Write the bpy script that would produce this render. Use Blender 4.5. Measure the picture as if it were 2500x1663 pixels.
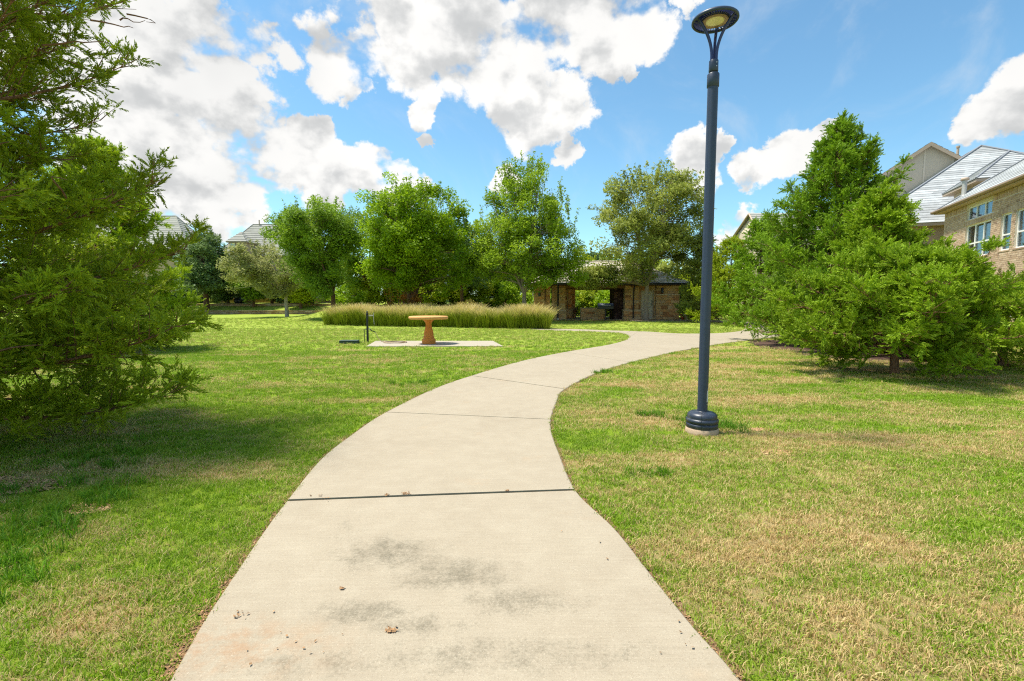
import bpy, math, random
import numpy as np
from mathutils import Vector, Matrix

random.seed(7)
RAD = math.radians
S = bpy.context.scene
COL = S.collection
for _o in list(bpy.data.objects):
    bpy.data.objects.remove(_o)

# ------------------------------------------------------------------ camera
F_PX, CX, CY, EYE = 1180.0, 1250.0, 831.5, 1.55
PITCH = math.atan((831.5 - 735.0) / F_PX)
cam_d = bpy.data.cameras.new('camera')
cam_d.sensor_width = 36.0
cam_d.lens = 36.0 * F_PX / 2500.0
cam_d.clip_start, cam_d.clip_end = 0.05, 3000
cam = bpy.data.objects.new('camera', cam_d)
cam.location = (0, 0, EYE)
cam.rotation_euler = (math.pi / 2 - PITCH, 0, 0)
COL.objects.link(cam)
S.camera = cam

def ray(u, v):
    """world direction of a point of the 2500x1663 survey photograph"""
    x, y = (u - CX) / F_PX, -(v - CY) / F_PX
    c, s = math.cos(PITCH), math.sin(PITCH)
    return Vector((x, c + y * s, -s + y * c))

def G(u, v, z=0.0):
    d = ray(u, v)
    t = (z - EYE) / d.z
    return Vector((d.x * t, d.y * t, z))

def P(u, v, dist):
    d = ray(u, v)
    t = dist / d.y
    return Vector((d.x * t, dist, EYE + d.z * t))

K = 2500.0 / 2357.0
def GD(u, v):            # same, for measurements taken on the 2357 px wide view
    return G(u * K, v * K)

# ------------------------------------------------------------------ light, sky, exposure
SUN_AZ, SUN_EL = RAD(-80), RAD(68)       # azimuth from +Y towards +X
sun_dir = Vector((math.sin(SUN_AZ) * math.cos(SUN_EL), math.cos(SUN_AZ) * math.cos(SUN_EL), math.sin(SUN_EL)))
sun_d = bpy.data.lights.new('sun', 'SUN')
sun_d.energy, sun_d.angle, sun_d.color = 3.6, RAD(7), (1.0, 0.95, 0.85)
sun = bpy.data.objects.new('sun', sun_d)
sun.rotation_euler = sun_dir.to_track_quat('Z', 'Y').to_euler()
sun.location = (-30, -20, 40)
COL.objects.link(sun)

S.cycles.use_denoising = False
S.cycles.pixel_filter_type = 'BLACKMAN_HARRIS'
S.cycles.filter_width = 1.15
S.view_settings.view_transform = 'Standard'
S.view_settings.look = 'None'
S.view_settings.gamma = 1.0
S.view_settings.exposure = 1.0
S.view_settings.use_curve_mapping = False

world = bpy.data.worlds.new('World')
S.world = world
world.use_nodes = True
world.cycles.sampling_method = 'MANUAL'
world.cycles.sample_map_resolution = 512

class NT:
    """terse node-tree builder"""
    def __init__(self, tree):
        self.t = tree; self.n = tree.nodes; self.l = tree.links
    def set(self, sock, v):
        if hasattr(v, 'is_output') or isinstance(v, bpy.types.NodeSocket):
            self.l.new(v, sock)
        elif v is not None:
            if isinstance(v, (tuple, list)) and len(v) == 3 and getattr(sock, 'type', '') == 'RGBA':
                v = (*v, 1)
            sock.default_value = v
    def m(self, op, a, b=None, c=None, clamp=False):
        n = self.n.new('ShaderNodeMath'); n.operation = op; n.use_clamp = clamp
        for i, x in enumerate((a, b, c)):
            if x is not None: self.set(n.inputs[i], x)
        return n.outputs[0]
    def v(self, op, a, b=None, scale=None):
        n = self.n.new('ShaderNodeVectorMath'); n.operation = op
        self.set(n.inputs[0], a)
        if b is not None: self.set(n.inputs[1], b)
        if scale is not None: self.set(n.inputs['Scale'], scale)
        return n.outputs['Value'] if op in ('DISTANCE', 'DOT_PRODUCT', 'LENGTH') else n.outputs['Vector']
    def noise(self, vec, scale, detail=4, rough=0.5, dist=0.0, col=False):
        n = self.n.new('ShaderNodeTexNoise')
        if vec is not None: self.set(n.inputs['Vector'], vec)
        n.inputs['Scale'].default_value = scale; n.inputs['Detail'].default_value = detail
        n.inputs['Roughness'].default_value = rough; n.inputs['Distortion'].default_value = dist
        return n.outputs['Color'] if col else n.outputs['Fac']
    def voro(self, vec, scale, feature='F1', detail=0, rough=0.5, out='Distance', rnd=1.0):
        n = self.n.new('ShaderNodeTexVoronoi'); n.feature = feature
        if vec is not None: self.set(n.inputs['Vector'], vec)
        n.inputs['Scale'].default_value = scale
        n.inputs['Detail'].default_value = detail; n.inputs['Roughness'].default_value = rough
        n.inputs['Randomness'].default_value = rnd
        return n.outputs[out]
    def mr(self, x, a, b, c=0.0, d=1.0, kind='SMOOTHSTEP'):
        n = self.n.new('ShaderNodeMapRange'); n.interpolation_type = kind
        for i, y in enumerate((x, a, b, c, d)): self.set(n.inputs[i], y)
        return n.outputs[0]
    def mix(self, f, a, b, mode='MIX'):
        n = self.n.new('ShaderNodeMix'); n.data_type = 'RGBA'; n.blend_type = mode
        self.set(n.inputs['Factor'], f); self.set(n.inputs[6], a); self.set(n.inputs[7], b)
        return n.outputs[2]
    def ramp(self, f, stops):
        n = self.n.new('ShaderNodeValToRGB'); self.set(n.inputs[0], f)
        e = n.color_ramp.elements
        while len(e) < len(stops): e.new(0.5)
        for el, (p, c) in zip(e, stops):
            el.position = p; el.color = (*c, 1)
        return n.outputs[0]
    def attr(self, name):
        n = self.n.new('ShaderNodeAttribute'); n.attribute_name = name
        return n.outputs['Fac']
    def pos(self):
        return self.n.new('ShaderNodeNewGeometry').outputs['Position']
    def objrnd(self):
        return self.n.new('ShaderNodeObjectInfo').outputs['Random']
    def bump(self, h, strength=0.3, dist=0.01):
        n = self.n.new('ShaderNodeBump'); self.set(n.inputs['Height'], h)
        n.inputs['Strength'].default_value = strength; n.inputs['Distance'].default_value = dist
        return n.outputs[0]

# clouds: puffs whose directions were measured in the photograph (2357 px view), radius in px
PUFFS = [(60,120,190),(330,120,150),(470,130,140),(575,120,95),(520,250,130),(350,300,190),(600,370,110),(470,420,170),(300,450,150),
 (700,330,70),(735,290,50),(760,410,95),(860,400,85),(935,420,62),
 (790,110,105),(810,200,60),(930,90,140),(1090,80,160),(1230,80,150),(1370,60,140),(1490,50,100),(1190,225,95),(1290,255,75),(1380,160,85),(980,245,52),(1590,0,60),
 (1565,360,62),(1610,385,60),(1650,350,45),(1700,510,60),(1745,400,62),(1830,335,68),(1900,290,50),
 (2310,260,110),(2230,290,65),(2420,220,150),
 (988,326,32),(1138,395,42),(1290,350,42),(1440,195,38)]
HOLES = []
w = NT(world.node_tree)
w.n.clear()
tc = w.n.new('ShaderNodeTexCoord').outputs['Generated']
sky = w.n.new('ShaderNodeTexSky')
sky.sky_type = 'NISHITA'; sky.sun_disc = False
sky.sun_elevation = SUN_EL; sky.sun_rotation = SUN_AZ
sky.altitude = 150; sky.air_density = 1.0; sky.dust_density = 0.6; sky.ozone_density = 2.2
warp = w.v('SCALE', w.v('SUBTRACT', w.noise(tc, 5.5, 7, 0.62, col=True), (0.5, 0.5, 0.5)), scale=0.20)
wp = w.v('ADD', tc, warp)
acc = None
for (u, v_, r) in PUFFS:
    c = ray(u * K, v_ * K).normalized()
    e = (ray((u + r) * K, v_ * K).normalized() - c).length * 0.5 + (ray(u * K, (v_ + r) * K).normalized() - c).length * 0.5
    f = w.m('MULTIPLY_ADD', w.v('DISTANCE', wp, tuple(c)), -1.0 / e, 1.0)
    acc = f if acc is None else w.m('MAXIMUM', acc, f)
for (u, v_, r) in HOLES:
    c = ray(u * K, v_ * K).normalized()
    e = (ray((u + r) * K, v_ * K).normalized() - c).length
    f = w.m('MULTIPLY_ADD', w.v('DISTANCE', wp, tuple(c)), 1.0 / e, -0.95)
    acc = w.m('SMOOTH_MIN', acc, f, 0.3)
acc = w.m('MAXIMUM', acc, -1.0)
acc = w.m('MINIMUM', w.m('ADD', acc, 0.19), 0.55)
# outside the photographed part of the sky the same broken cumulus goes on at random
view = w.v('DOT_PRODUCT', tc, tuple(ray(1250, 600).normalized()))
inside = w.mr(view, 0.50, 0.66)
far_n = w.m('MULTIPLY_ADD', w.noise(tc, 2.6, 3, 0.5), 4.0, -2.05)
field = w.m('ADD', w.m('MULTIPLY', acc, inside), w.m('MULTIPLY', far_n, w.m('SUBTRACT', 1.0, inside)))
def billow(vec):
    vec = w.v('MULTIPLY', vec, (1.0, 1.0, 1.25))
    a = w.voro(vec, 8.0, detail=3.0, rough=0.5)
    b = w.noise(vec, 9.0, 8, 0.58)
    return w.m('ADD', w.m('MULTIPLY', w.m('SUBTRACT', 0.55, a), 0.70), w.m('MULTIPLY', w.m('SUBTRACT', b, 0.5), 1.5))
n1 = billow(tc)
toward = tuple(Vector(sun_dir) * 0.022 + Vector((0, 0, 0.012)))
n2 = billow(w.v('ADD', tc, toward))
dens = w.m('ADD', w.m('MULTIPLY', field, 1.0), w.m('MULTIPLY', n1, 0.80))
cover = w.mr(dens, -0.03, 0.18)
thick = w.mr(dens, 0.12, 0.85)
lit = w.m('ADD', w.m('MULTIPLY', w.m('SUBTRACT', n1, n2), 0.50), w.m('MULTIPLY_ADD', thick, -0.09, 0.985))
lit = w.m('SMOOTH_MIN', w.m('SMOOTH_MAX', lit, 0.83, 0.10), 1.0, 0.08)
soft = w.noise(tc, 4.0, 3, 0.5)
lit = w.m('MULTIPLY', lit, w.m('MULTIPLY_ADD', soft, 0.20, 0.89))
CLOUD = 3.45
ccol = w.mix(lit, (0.42, 0.56, 0.70), (1.0, 0.99, 0.965))
ccol = w.v('SCALE', ccol, scale=w.m('MULTIPLY', w.m('MULTIPLY', lit, lit), CLOUD))
skyc = w.mix(1.0, sky.outputs[0], (0.52, 0.70, 0.68), 'MULTIPLY')
# thin milky veil towards the horizon
sep = w.n.new('ShaderNodeSeparateXYZ'); w.l.new(tc, sep.inputs[0])
up = w.mr(sep.outputs[2], -0.02, 0.0)
cover = w.m('MULTIPLY', cover, up)
veil = w.m('MULTIPLY', w.mr(w.noise(tc, 4.2, 7, 0.6, 1.2), 0.50, 0.78), 0.30)
skyc = w.mix(w.m('MULTIPLY', veil, up), skyc, (2.8, 2.9, 2.95))
final = w.mix(cover, skyc, ccol)
bg = w.n.new('ShaderNodeBackground'); w.l.new(final, bg.inputs[0]); bg.inputs[1].default_value = 0.15
wo = w.n.new('ShaderNodeOutputWorld'); w.l.new(bg.outputs[0], wo.inputs[0])

# ------------------------------------------------------------------ helpers: objects
def tag(o, label=None, cat=None, group=None, kind=None):
    if label: o['label'] = label
    if cat: o['category'] = cat
    if group: o['group'] = group
    if kind: o['kind'] = kind
    return o

def empty(name, loc=(0, 0, 0), rz=0.0, **kw):
    o = bpy.data.objects.new(name, None)
    COL.objects.link(o); o.location = loc; o.rotation_euler = (0, 0, rz)
    o.empty_display_size = 0.2
    return tag(o, **kw)

def link(name, me, mats, parent=None, loc=None, **kw):
    o = bpy.data.objects.new(name, me)
    COL.objects.link(o)
    if mats is not None:
        for m_ in (mats if isinstance(mats, (list, tuple)) else [mats]):
            if len(me.materials) < len(mats if isinstance(mats, (list, tuple)) else [mats]): me.materials.append(m_)
    if parent is not None: o.parent = parent
    if loc is not None: o.location = loc
    return tag(o, **kw)

def mesh_np(name, verts, faces, attrs=None, smooth=False):
    """verts (N,3); faces (M,k) all of one size"""
    me = bpy.data.meshes.new(name)
    verts = np.ascontiguousarray(verts, dtype=np.float32); faces = np.ascontiguousarray(faces, dtype=np.int32)
    k = faces.shape[1]; m_ = faces.shape[0]
    me.vertices.add(len(verts)); me.vertices.foreach_set('co', verts.ravel())
    me.loops.add(m_ * k); me.loops.foreach_set('vertex_index', faces.ravel())
    me.polygons.add(m_)
    me.polygons.foreach_set('loop_start', np.arange(0, m_ * k, k, dtype=np.int32))
    if smooth: me.polygons.foreach_set('use_smooth', np.ones(m_, dtype=bool))
    for an, av in (attrs or {}).items():
        a = me.attributes.new(an, 'FLOAT', 'POINT'); a.data.foreach_set('value', np.ascontiguousarray(av, dtype=np.float32))
    me.update(calc_edges=True)
    return me

class MB:
    """collects shapes; build() links them as ONE mesh object"""
    def __init__(self): self.v = []; self.f = []; self.r = []; self.sm = []
    def add(self, vs, fs, rnd=0.0, smooth=False):
        b = len(self.v)
        self.v += [tuple(p) for p in vs]; self.f += [tuple(b + i for i in f) for f in fs]
        self.r += [rnd] * len(vs); self.sm += [smooth] * len(fs)
    def box(self, a, b, rnd=0.0, M=None):
        (x0, y0, z0), (x1, y1, z1) = a, b
        vs = [Vector(p) for p in ((x0,y0,z0),(x1,y0,z0),(x1,y1,z0),(x0,y1,z0),(x0,y0,z1),(x1,y0,z1),(x1,y1,z1),(x0,y1,z1))]
        if M is not None: vs = [M @ p for p in vs]
        self.add(vs, [(0,3,2,1),(4,5,6,7),(0,1,5,4),(1,2,6,5),(2,3,7,6),(3,0,4,7)], rnd)
    def bbox(self, a, b, bev=0.01, rnd=0.0):
        """box with chamfered vertical and top edges"""
        (x0, y0, z0), (x1, y1, z1) = a, b
        c = bev
        ring = lambda i, z: [(x0+i+c,y0+i,z),(x1-i-c,y0+i,z),(x1-i,y0+i+c,z),(x1-i,y1-i-c,z),(x1-i-c,y1-i,z),(x0+i+c,y1-i,z),(x0+i,y1-i-c,z),(x0+i,y0+i+c,z)]
        vs = ring(c, z0) + ring(0, z0 + c) + ring(0, z1 - c) + ring(c, z1)
        fs = [tuple(range(7, -1, -1)), tuple(range(24, 32))]
        for k in range(3):
            for i in range(8):
                j = (i + 1) % 8
                fs.append((k*8+i, k*8+j, k*8+8+j, k*8+8+i))
        self.add(vs, fs, rnd)
    def tube(self, pts, rad, sides=8, rnd=0.0, caps=True):
        pts = [Vector(p) for p in pts]
        if not isinstance(rad, (list, tuple)): rad = [rad] * len(pts)
        vs = []; fs = []
        ref = None
        for i, p in enumerate(pts):
            d = (pts[min(i+1, len(pts)-1)] - pts[max(i-1, 0)]).normalized()
            if ref is None:
                ref = Vector((1, 0, 0)) if abs(d.x) < 0.8 else Vector((0, 1, 0))
            s = (ref - d * ref.dot(d)).normalized(); t = d.cross(s); ref = s
            for k in range(sides):
                a = 2 * math.pi * k / sides
                vs.append(p + (s * math.cos(a) + t * math.sin(a)) * rad[i])
        for i in range(len(pts) - 1):
            for k in range(sides):
                j = (k + 1) % sides
                fs.append((i*sides+k, i*sides+j, (i+1)*sides+j, (i+1)*sides+k))
        self.add(vs, fs, rnd, True)
        if caps:
            self.add(vs[:sides][::-1], [tuple(range(sides))], rnd); self.add(vs[-sides:], [tuple(range(sides))], rnd)
    def lathe(self, prof, c=(0, 0, 0), seg=32, lobes=None):
        """prof [(r,z)...]; lobes(z, ang)->radius factor"""
        vs = []; fs = []
        for r, z in prof:
            for k in range(seg):
                a = 2 * math.pi * k / seg
                q = r * (lobes(z, a) if lobes else 1.0)
                vs.append((c[0] + q * math.cos(a), c[1] + q * math.sin(a), c[2] + z))
        n = len(prof)
        for i in range(n - 1):
            for k in range(seg):
                j = (k + 1) % seg
                fs.append((i*seg+k, i*seg+j, (i+1)*seg+j, (i+1)*seg+k))
        self.add(vs, fs, 0.0, True)
        self.add(vs[:seg], [tuple(range(seg - 1, -1, -1))]); self.add(vs[-seg:], [tuple(range(seg))])
    def mesh(self, name):
        me = bpy.data.meshes.new(name)
        me.from_pydata(self.v, [], self.f)
        me.polygons.foreach_set('use_smooth', self.sm)
        if any(self.r):
            a = me.attributes.new('rnd', 'FLOAT', 'POINT'); a.data.foreach_set('value', self.r)
        me.update()
        return me
    def build(self, name, mat, parent=None, loc=None, **kw):
        return link(name, self.mesh(name), mat, parent, loc, **kw)

# ------------------------------------------------------------------ materials
def new_mat(name):
    m_ = bpy.data.materials.new(name); m_.use_nodes = True
    t = NT(m_.node_tree)
    p = t.n['Principled BSDF']
    return m_, t, p

def simple(name, col, rough=0.6, var=0.12, scale=6.0, metal=0.0, spec=0.4, bump=0.0, bscale=40.0, rndvar=0.0):
    m_, t, p = new_mat(name)
    n = t.noise(t.pos(), scale, 5, 0.6)
    dark = tuple(c * (1 - var) for c in col); lite = tuple(min(1, c * (1 + var)) for c in col)
    c = t.mix(n, dark, lite)
    if rndvar:
        r = t.m('FRACT', t.m('ADD', t.attr('rnd'), t.objrnd()))
        c = t.mix(1.0, c, t.ramp(r, [(0, (1-rndvar,)*3), (1, (1+rndvar,)*3)]), 'MULTIPLY')
    t.set(p.inputs['Base Color'], c)
    p.inputs['Roughness'].default_value = rough; p.inputs['Metallic'].default_value = metal
    p.inputs['Specular IOR Level'].default_value = spec
    if bump:
        t.set(p.inputs['Normal'], t.bump(t.noise(t.pos(), bscale, 5, 0.6), bump, 0.01))
    return m_

def dryness(t):
    """how much straw the turf carries, 0..1, from place alone"""
    pos = t.pos()
    sp = t.n.new('ShaderNodeSeparateXYZ'); t.l.new(pos, sp.inputs[0])
    x, y = sp.outputs[0], sp.outputs[1]
    xb = t.m('MULTIPLY', t.m('MAXIMUM', t.m('SUBTRACT', y, 9.0), 0.0), 0.75)
    side = t.mr(t.m('SUBTRACT', x, xb), -1.0, 1.6)
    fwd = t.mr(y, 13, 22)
    mp = t.n.new('ShaderNodeMapping'); t.l.new(pos, mp.inputs[0])
    mp.inputs['Rotation'].default_value = (0, 0, RAD(38)); mp.inputs['Scale'].default_value = (0.42, 1.25, 1)
    streak = t.noise(mp.outputs[0], 1.0, 4, 0.55, 0.6)
    patch = t.noise(pos, 2.3, 4, 0.6)
    base = t.m('ADD', t.m('MULTIPLY', side, 0.27), 0.20)
    base = t.m('ADD', base, t.m('MULTIPLY', fwd, -0.05))
    d = t.m('ADD', base, t.m('MULTIPLY', t.m('SUBTRACT', streak, 0.5), t.m('MULTIPLY_ADD', fwd, -1.8, 2.7)))
    d = t.m('ADD', d, t.m('MULTIPLY', t.m('SUBTRACT', patch, 0.5), 0.9))
    return t.m('MINIMUM', t.m('MAXIMUM', d, 0.04), 0.88), patch, fwd

GREEN_A, GREEN_B, GREEN_C = (0.150, 0.280, 0.010), (0.300, 0.450, 0.022), (0.36, 0.43, 0.065)
STRAW_A, STRAW_B = (0.72, 0.57, 0.27), (0.58, 0.40, 0.17)

def grass_blade_mat():
    m_, t, p = new_mat('grass_blade')
    d, patch, fwd = dryness(t)
    r = t.m('FRACT', t.m('ADD', t.attr('rnd'), t.objrnd()))
    isdry = t.mr(t.m('SUBTRACT', d, r), -0.06, 0.06)
    g = t.mix(t.attr('rnd'), GREEN_A, GREEN_B)
    g = t.mix(t.m('MULTIPLY', t.mr(patch, 0.42, 0.68), 0.55), g, GREEN_C)
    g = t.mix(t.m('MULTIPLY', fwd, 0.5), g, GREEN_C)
    s = t.mix(t.objrnd(), STRAW_A, STRAW_B)
    c = t.mix(isdry, g, s)
    t.set(p.inputs['Base Color'], c)
    p.inputs['Roughness'].default_value = 0.55; p.inputs['Specular IOR Level'].default_value = 0.25
    tr = t.n.new('ShaderNodeBsdfTranslucent'); t.set(tr.inputs[0], c)
    mx = t.n.new('ShaderNodeMixShader'); mx.inputs[0].default_value = 0.35
    t.l.new(p.outputs[0], mx.inputs[1]); t.l.new(tr.outputs[0], mx.inputs[2])
    t.l.new(mx.outputs[0], t.n['Material Output'].inputs[0])
    return m_

def ground_mat():
    m_, t, p = new_mat('turf')
    d, patch, fwd = dryness(t)
    pos = t.pos()
    fine = t.noise(pos, 26, 8, 0.75)
    cell = t.noise(pos, 90, 4, 0.7)
    isdry = t.mr(t.m('ADD', t.m('SUBTRACT', d, 0.5), t.m('MULTIPLY', t.m('SUBTRACT', fine, 0.5), t.m('MULTIPLY_ADD', fwd, -1.5, 2.2))), -0.3, 0.3)
    isdry = t.m('MULTIPLY', isdry, t.m('MULTIPLY_ADD', fwd, -0.45, 1.0))
    g = t.mix(cell, (0.14, 0.22, 0.012), (0.33, 0.45, 0.035))
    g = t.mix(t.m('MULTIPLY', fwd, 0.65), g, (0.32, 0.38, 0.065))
    s = t.mix(cell, (0.30, 0.21, 0.09), (0.62, 0.48, 0.22))
    c = t.mix(isdry, g, s)
    t.set(p.inputs['Base Color'], c)
    p.inputs['Roughness'].default_value = 0.9; p.inputs['Specular IOR Level'].default_value = 0.1
    t.set(p.inputs['Normal'], t.bump(t.m('ADD', cell, fine), 0.9, 0.03))
    return m_

def foliage(name, dark, light, tipc=None, trans=0.35, nscale=0.9, rough=0.6, spec=0.25, dead=None):
    m_, t, p = new_mat(name)
    r = t.attr('rnd'); tip = t.attr('tip')
    n = t.noise(t.pos(), nscale, 3, 0.6)
    f = t.m('ADD', t.m('MULTIPLY', r, 0.7), t.m('MULTIPLY', t.mr(n, 0.35, 0.65), 0.3))
    c = t.mix(f, dark, light)
    if tipc: c = t.mix(t.m('MULTIPLY', tip, 0.7), c, tipc)
    if dead: c = t.mix(t.mr(r, 0.955, 0.965), c, dead)
    t.set(p.inputs['Base Color'], c)
    p.inputs['Roughness'].default_value = rough; p.inputs['Specular IOR Level'].default_value = spec
    tr = t.n.new('ShaderNodeBsdfTranslucent'); t.set(tr.inputs[0], c)
    mx = t.n.new('ShaderNodeMixShader'); mx.inputs[0].default_value = trans
    t.l.new(p.outputs[0], mx.inputs[1]); t.l.new(tr.outputs[0], mx.inputs[2])
    t.l.new(mx.outputs[0], t.n['Material Output'].inputs[0])
    return m_

def bark(name, a, b):
    m_, t, p = new_mat(name)
    mp = t.n.new('ShaderNodeMapping'); t.l.new(t.pos(), mp.inputs[0]); mp.inputs['Scale'].default_value = (1, 1, 0.22)
    n = t.noise(mp.outputs[0], 34, 6, 0.7)
    t.set(p.inputs['Base Color'], t.ramp(n, [(0.3, a), (0.7, b)]))
    p.inputs['Roughness'].default_value = 0.9; p.inputs['Specular IOR Level'].default_value = 0.15
    t.set(p.inputs['Normal'], t.bump(n, 0.8, 0.02))
    return m_

def concrete_mat():
    m_, t, p = new_mat('path_concrete')
    pos = t.pos()
    big = t.noise(pos, 0.9, 5, 0.6, 0.5); med = t.noise(pos, 5, 6, 0.65)
    c = t.mix(big, (0.305, 0.252, 0.180), (0.400, 0.342, 0.252))
    c = t.mix(t.m('MULTIPLY', t.mr(med, 0.35, 0.75), 0.35), c, (0.435, 0.380, 0.285))
    rust = t.mr(t.noise(pos, 1.7, 5, 0.6), 0.60, 0.78)
    c = t.mix(t.m('MULTIPLY', rust, 0.30), c, (0.42, 0.27, 0.15))
    # grey algae stains on the nearest slab
    st = None
    for (u, v_, rx, ry, k) in ((900,1280,0.34,0.20,1.0),(1040,1330,0.36,0.17,1.0),(1200,1390,0.36,0.14,0.8),(840,1420,0.24,0.10,1.0),(950,1450,0.3,0.09,0.7),(1150,1520,0.75,0.13,0.7),(800,1235,0.2,0.2,0.5),(700,1540,0.4,0.1,0.6)):
        q = GD(u, v_)
        dd = t.v('SUBTRACT', pos, (q.x, q.y, 0.0))
        dd = t.v('MULTIPLY', dd, (1 / rx, 1 / ry, 0.0))
        e = t.m('MULTIPLY', t.mr(t.v('LENGTH', dd), 1.75, 0.1), k)
        st = e if st is None else t.m('MAXIMUM', st, e)
    grain = t.noise(pos, 70, 5, 0.75)
    blot = t.noise(pos, 9, 5, 0.65)
    s = t.m('ADD', t.m('MULTIPLY', st, 0.80), t.m('ADD', t.m('MULTIPLY', t.m('SUBTRACT', grain, 0.5), 1.5), t.m('MULTIPLY', t.m('SUBTRACT', blot, 0.5), 1.3)))
    s = t.m('MULTIPLY', t.mr(s, 0.22, 1.15), t.mr(st, 0.0, 0.25))
    c = t.mix(t.m('MULTIPLY', s, 0.85), c, (0.15, 0.13, 0.09))
    q = GD(520, 1500)
    dd = t.v('MULTIPLY', t.v('SUBTRACT', pos, (q.x, q.y, 0.0)), (1/0.55, 1/0.22, 0.0))
    dirt = t.m('MULTIPLY', t.mr(t.v('LENGTH', dd), 1.4, 0.0), t.mr(t.noise(pos, 11, 7, 0.7), 0.40, 0.65))
    c = t.mix(t.m('MULTIPLY', dirt, 0.5), c, (0.36, 0.19, 0.09))
    br = t.n.new('ShaderNodeMapping'); t.l.new(pos, br.inputs[0]); br.inputs['Scale'].default_value = (3, 90, 1); br.inputs['Rotation'].default_value = (0, 0, RAD(4))
    c = t.mix(1.0, c, t.ramp(t.noise(br.outputs[0], 1.0, 3, 0.6), [(0.3, (0.94, 0.935, 0.93)), (0.7, (1.05, 1.05, 1.05))]), 'MULTIPLY')
    # speckled aggregate
    ag = t.voro(pos, 260, out='Color')
    sepc = t.n.new('ShaderNodeSeparateColor'); t.l.new(ag, sepc.inputs[0])
    c = t.mix(t.m('MULTIPLY', t.mr(sepc.outputs[0], 0.93, 0.97), 0.5), c, (0.26, 0.20, 0.14))
    c = t.mix(t.m('MULTIPLY', t.mr(sepc.outputs[1], 0.94, 0.98), 0.25), c, (0.62, 0.54, 0.42))
    fine = t.noise(pos, 160, 3, 0.7)
    c = t.mix(1.0, c, t.ramp(fine, [(0.25, (0.88, 0.87, 0.86)), (0.75, (1.07, 1.07, 1.07))]), 'MULTIPLY')
    t.set(p.inputs['Base Color'], c)
    p.inputs['Roughness'].default_value = 0.88; p.inputs['Specular IOR Level'].default_value = 0.2
    t.set(p.inputs['Normal'], t.bump(t.m('ADD', fine, t.m('MULTIPLY', med, 2.0)), 0.35, 0.004))
    return m_

def stone_mat(name, stops, bumpk=0.5):
    m_, t, p = new_mat(name)
    pos = t.pos()
    r = t.m('FRACT', t.m('ADD', t.attr('rnd'), t.objrnd()))
    c = t.ramp(r, stops)
    n = t.noise(pos, 7, 6, 0.7, 0.4)
    c = t.mix(1.0, c, t.ramp(n, [(0.25, (0.72, 0.66, 0.60)), (0.75, (1.18, 1.15, 1.12))]), 'MULTIPLY')
    t.set(p.inputs['Base Color'], c)
    p.inputs['Roughness'].default_value = 0.85; p.inputs['Specular IOR Level'].default_value = 0.2
    t.set(p.inputs['Normal'], t.bump(t.noise(pos, 24, 5, 0.7), bumpk, 0.02))
    return m_

M = {}
M['blade'] = grass_blade_mat()
M['turf'] = ground_mat()
M['weed'] = foliage('weed_blade', (0.06, 0.17, 0.008), (0.18, 0.36, 0.015), None, 0.35, 3.0)
M['path'] = concrete_mat()
M['joint'] = simple('joint_filler', (0.13, 0.085, 0.045), 0.95, 0.35, 30)
M['soil'] = simple('edge_soil', (0.17, 0.095, 0.045), 0.95, 0.4, 25, bump=0.6, bscale=60)
M['pad'] = simple('pad_concrete', (0.38, 0.33, 0.25), 0.9, 0.1, 3, bump=0.15, bscale=90)
M['mulch'] = simple('mulch', (0.085, 0.045, 0.03), 0.95, 0.6, 18, bump=1.0, bscale=30)
M['litter'] = simple('leaf_litter', (0.30, 0.17, 0.08), 0.9, 0.35, 9, rndvar=0.5)
M['straw'] = simple('dry_clippings', (0.48, 0.30, 0.14), 0.95, 0.25, 12, rndvar=0.4)
M['pole'] = simple('navy_pole_paint', (0.028, 0.042, 0.078), 0.42, 0.25, 30, spec=0.5, bump=0.06, bscale=220)
M['lampblue'] = simple('lamp_head_paint', (0.012, 0.020, 0.105), 0.32, 0.2, 12, spec=0.6)
M['base'] = None
def base_mat():
    m_, t, p = new_mat('lamp_base_speckled')
    pos = t.pos()
    n = t.noise(pos, 55, 5, 0.7)
    c = t.mix(t.mr(n, 0.62, 0.70), (0.022, 0.03, 0.048), (0.30, 0.30, 0.29))
    n2 = t.noise(pos, 7, 4, 0.6)
    c = t.mix(t.m('MULTIPLY', t.mr(n2, 0.55, 0.7), 0.4), c, (0.16, 0.15, 0.13))
    t.set(p.inputs['Base Color'], c)
    p.inputs['Roughness'].default_value = 0.4; p.inputs['Specular IOR Level'].default_value = 0.6
    return m_
M['base'] = base_mat()
M['lens'] = simple('lamp_lens', (0.80, 0.72, 0.52), 0.35, 0.12, 14)
M['copper'] = simple('lens_ring', (0.30, 0.20, 0.16), 0.4, 0.2, 20, metal=0.3)
M['footing'] = simple('footing_concrete', (0.46, 0.33, 0.22), 0.95, 0.15, 14, bump=0.5, bscale=50)
M['sticker'] = simple('pale_label', (0.55, 0.55, 0.52), 0.6, 0.08, 40)
M['bolt'] = simple('bolt_steel', (0.6, 0.6, 0.58), 0.3, 0.05, 20, metal=0.8)
M['ochre'] = simple('ochre_stone', (0.60, 0.215, 0.030), 0.6, 0.35, 9, bump=0.25, bscale=60)
M['ochretop'] = simple('pale_ochre_stone', (0.66, 0.33, 0.11), 0.7, 0.25, 16, bump=0.5, bscale=45)
M['black'] = simple('black_metal', (0.015, 0.017, 0.019), 0.4, 0.2, 12, spec=0.5)
M['galv'] = simple('galvanised_pipe', (0.42, 0.40, 0.36), 0.5, 0.15, 20, metal=0.4)
M['hose'] = simple('tan_hose', (0.34, 0.24, 0.14), 0.6, 0.2, 25)
M['hosedark'] = simple('dark_hose', (0.02, 0.02, 0.02), 0.5, 0.2, 25)
M['valve'] = simple('valve_box_green', (0.045, 0.075, 0.06), 0.7, 0.25, 14, bump=0.3, bscale=40)
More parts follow.
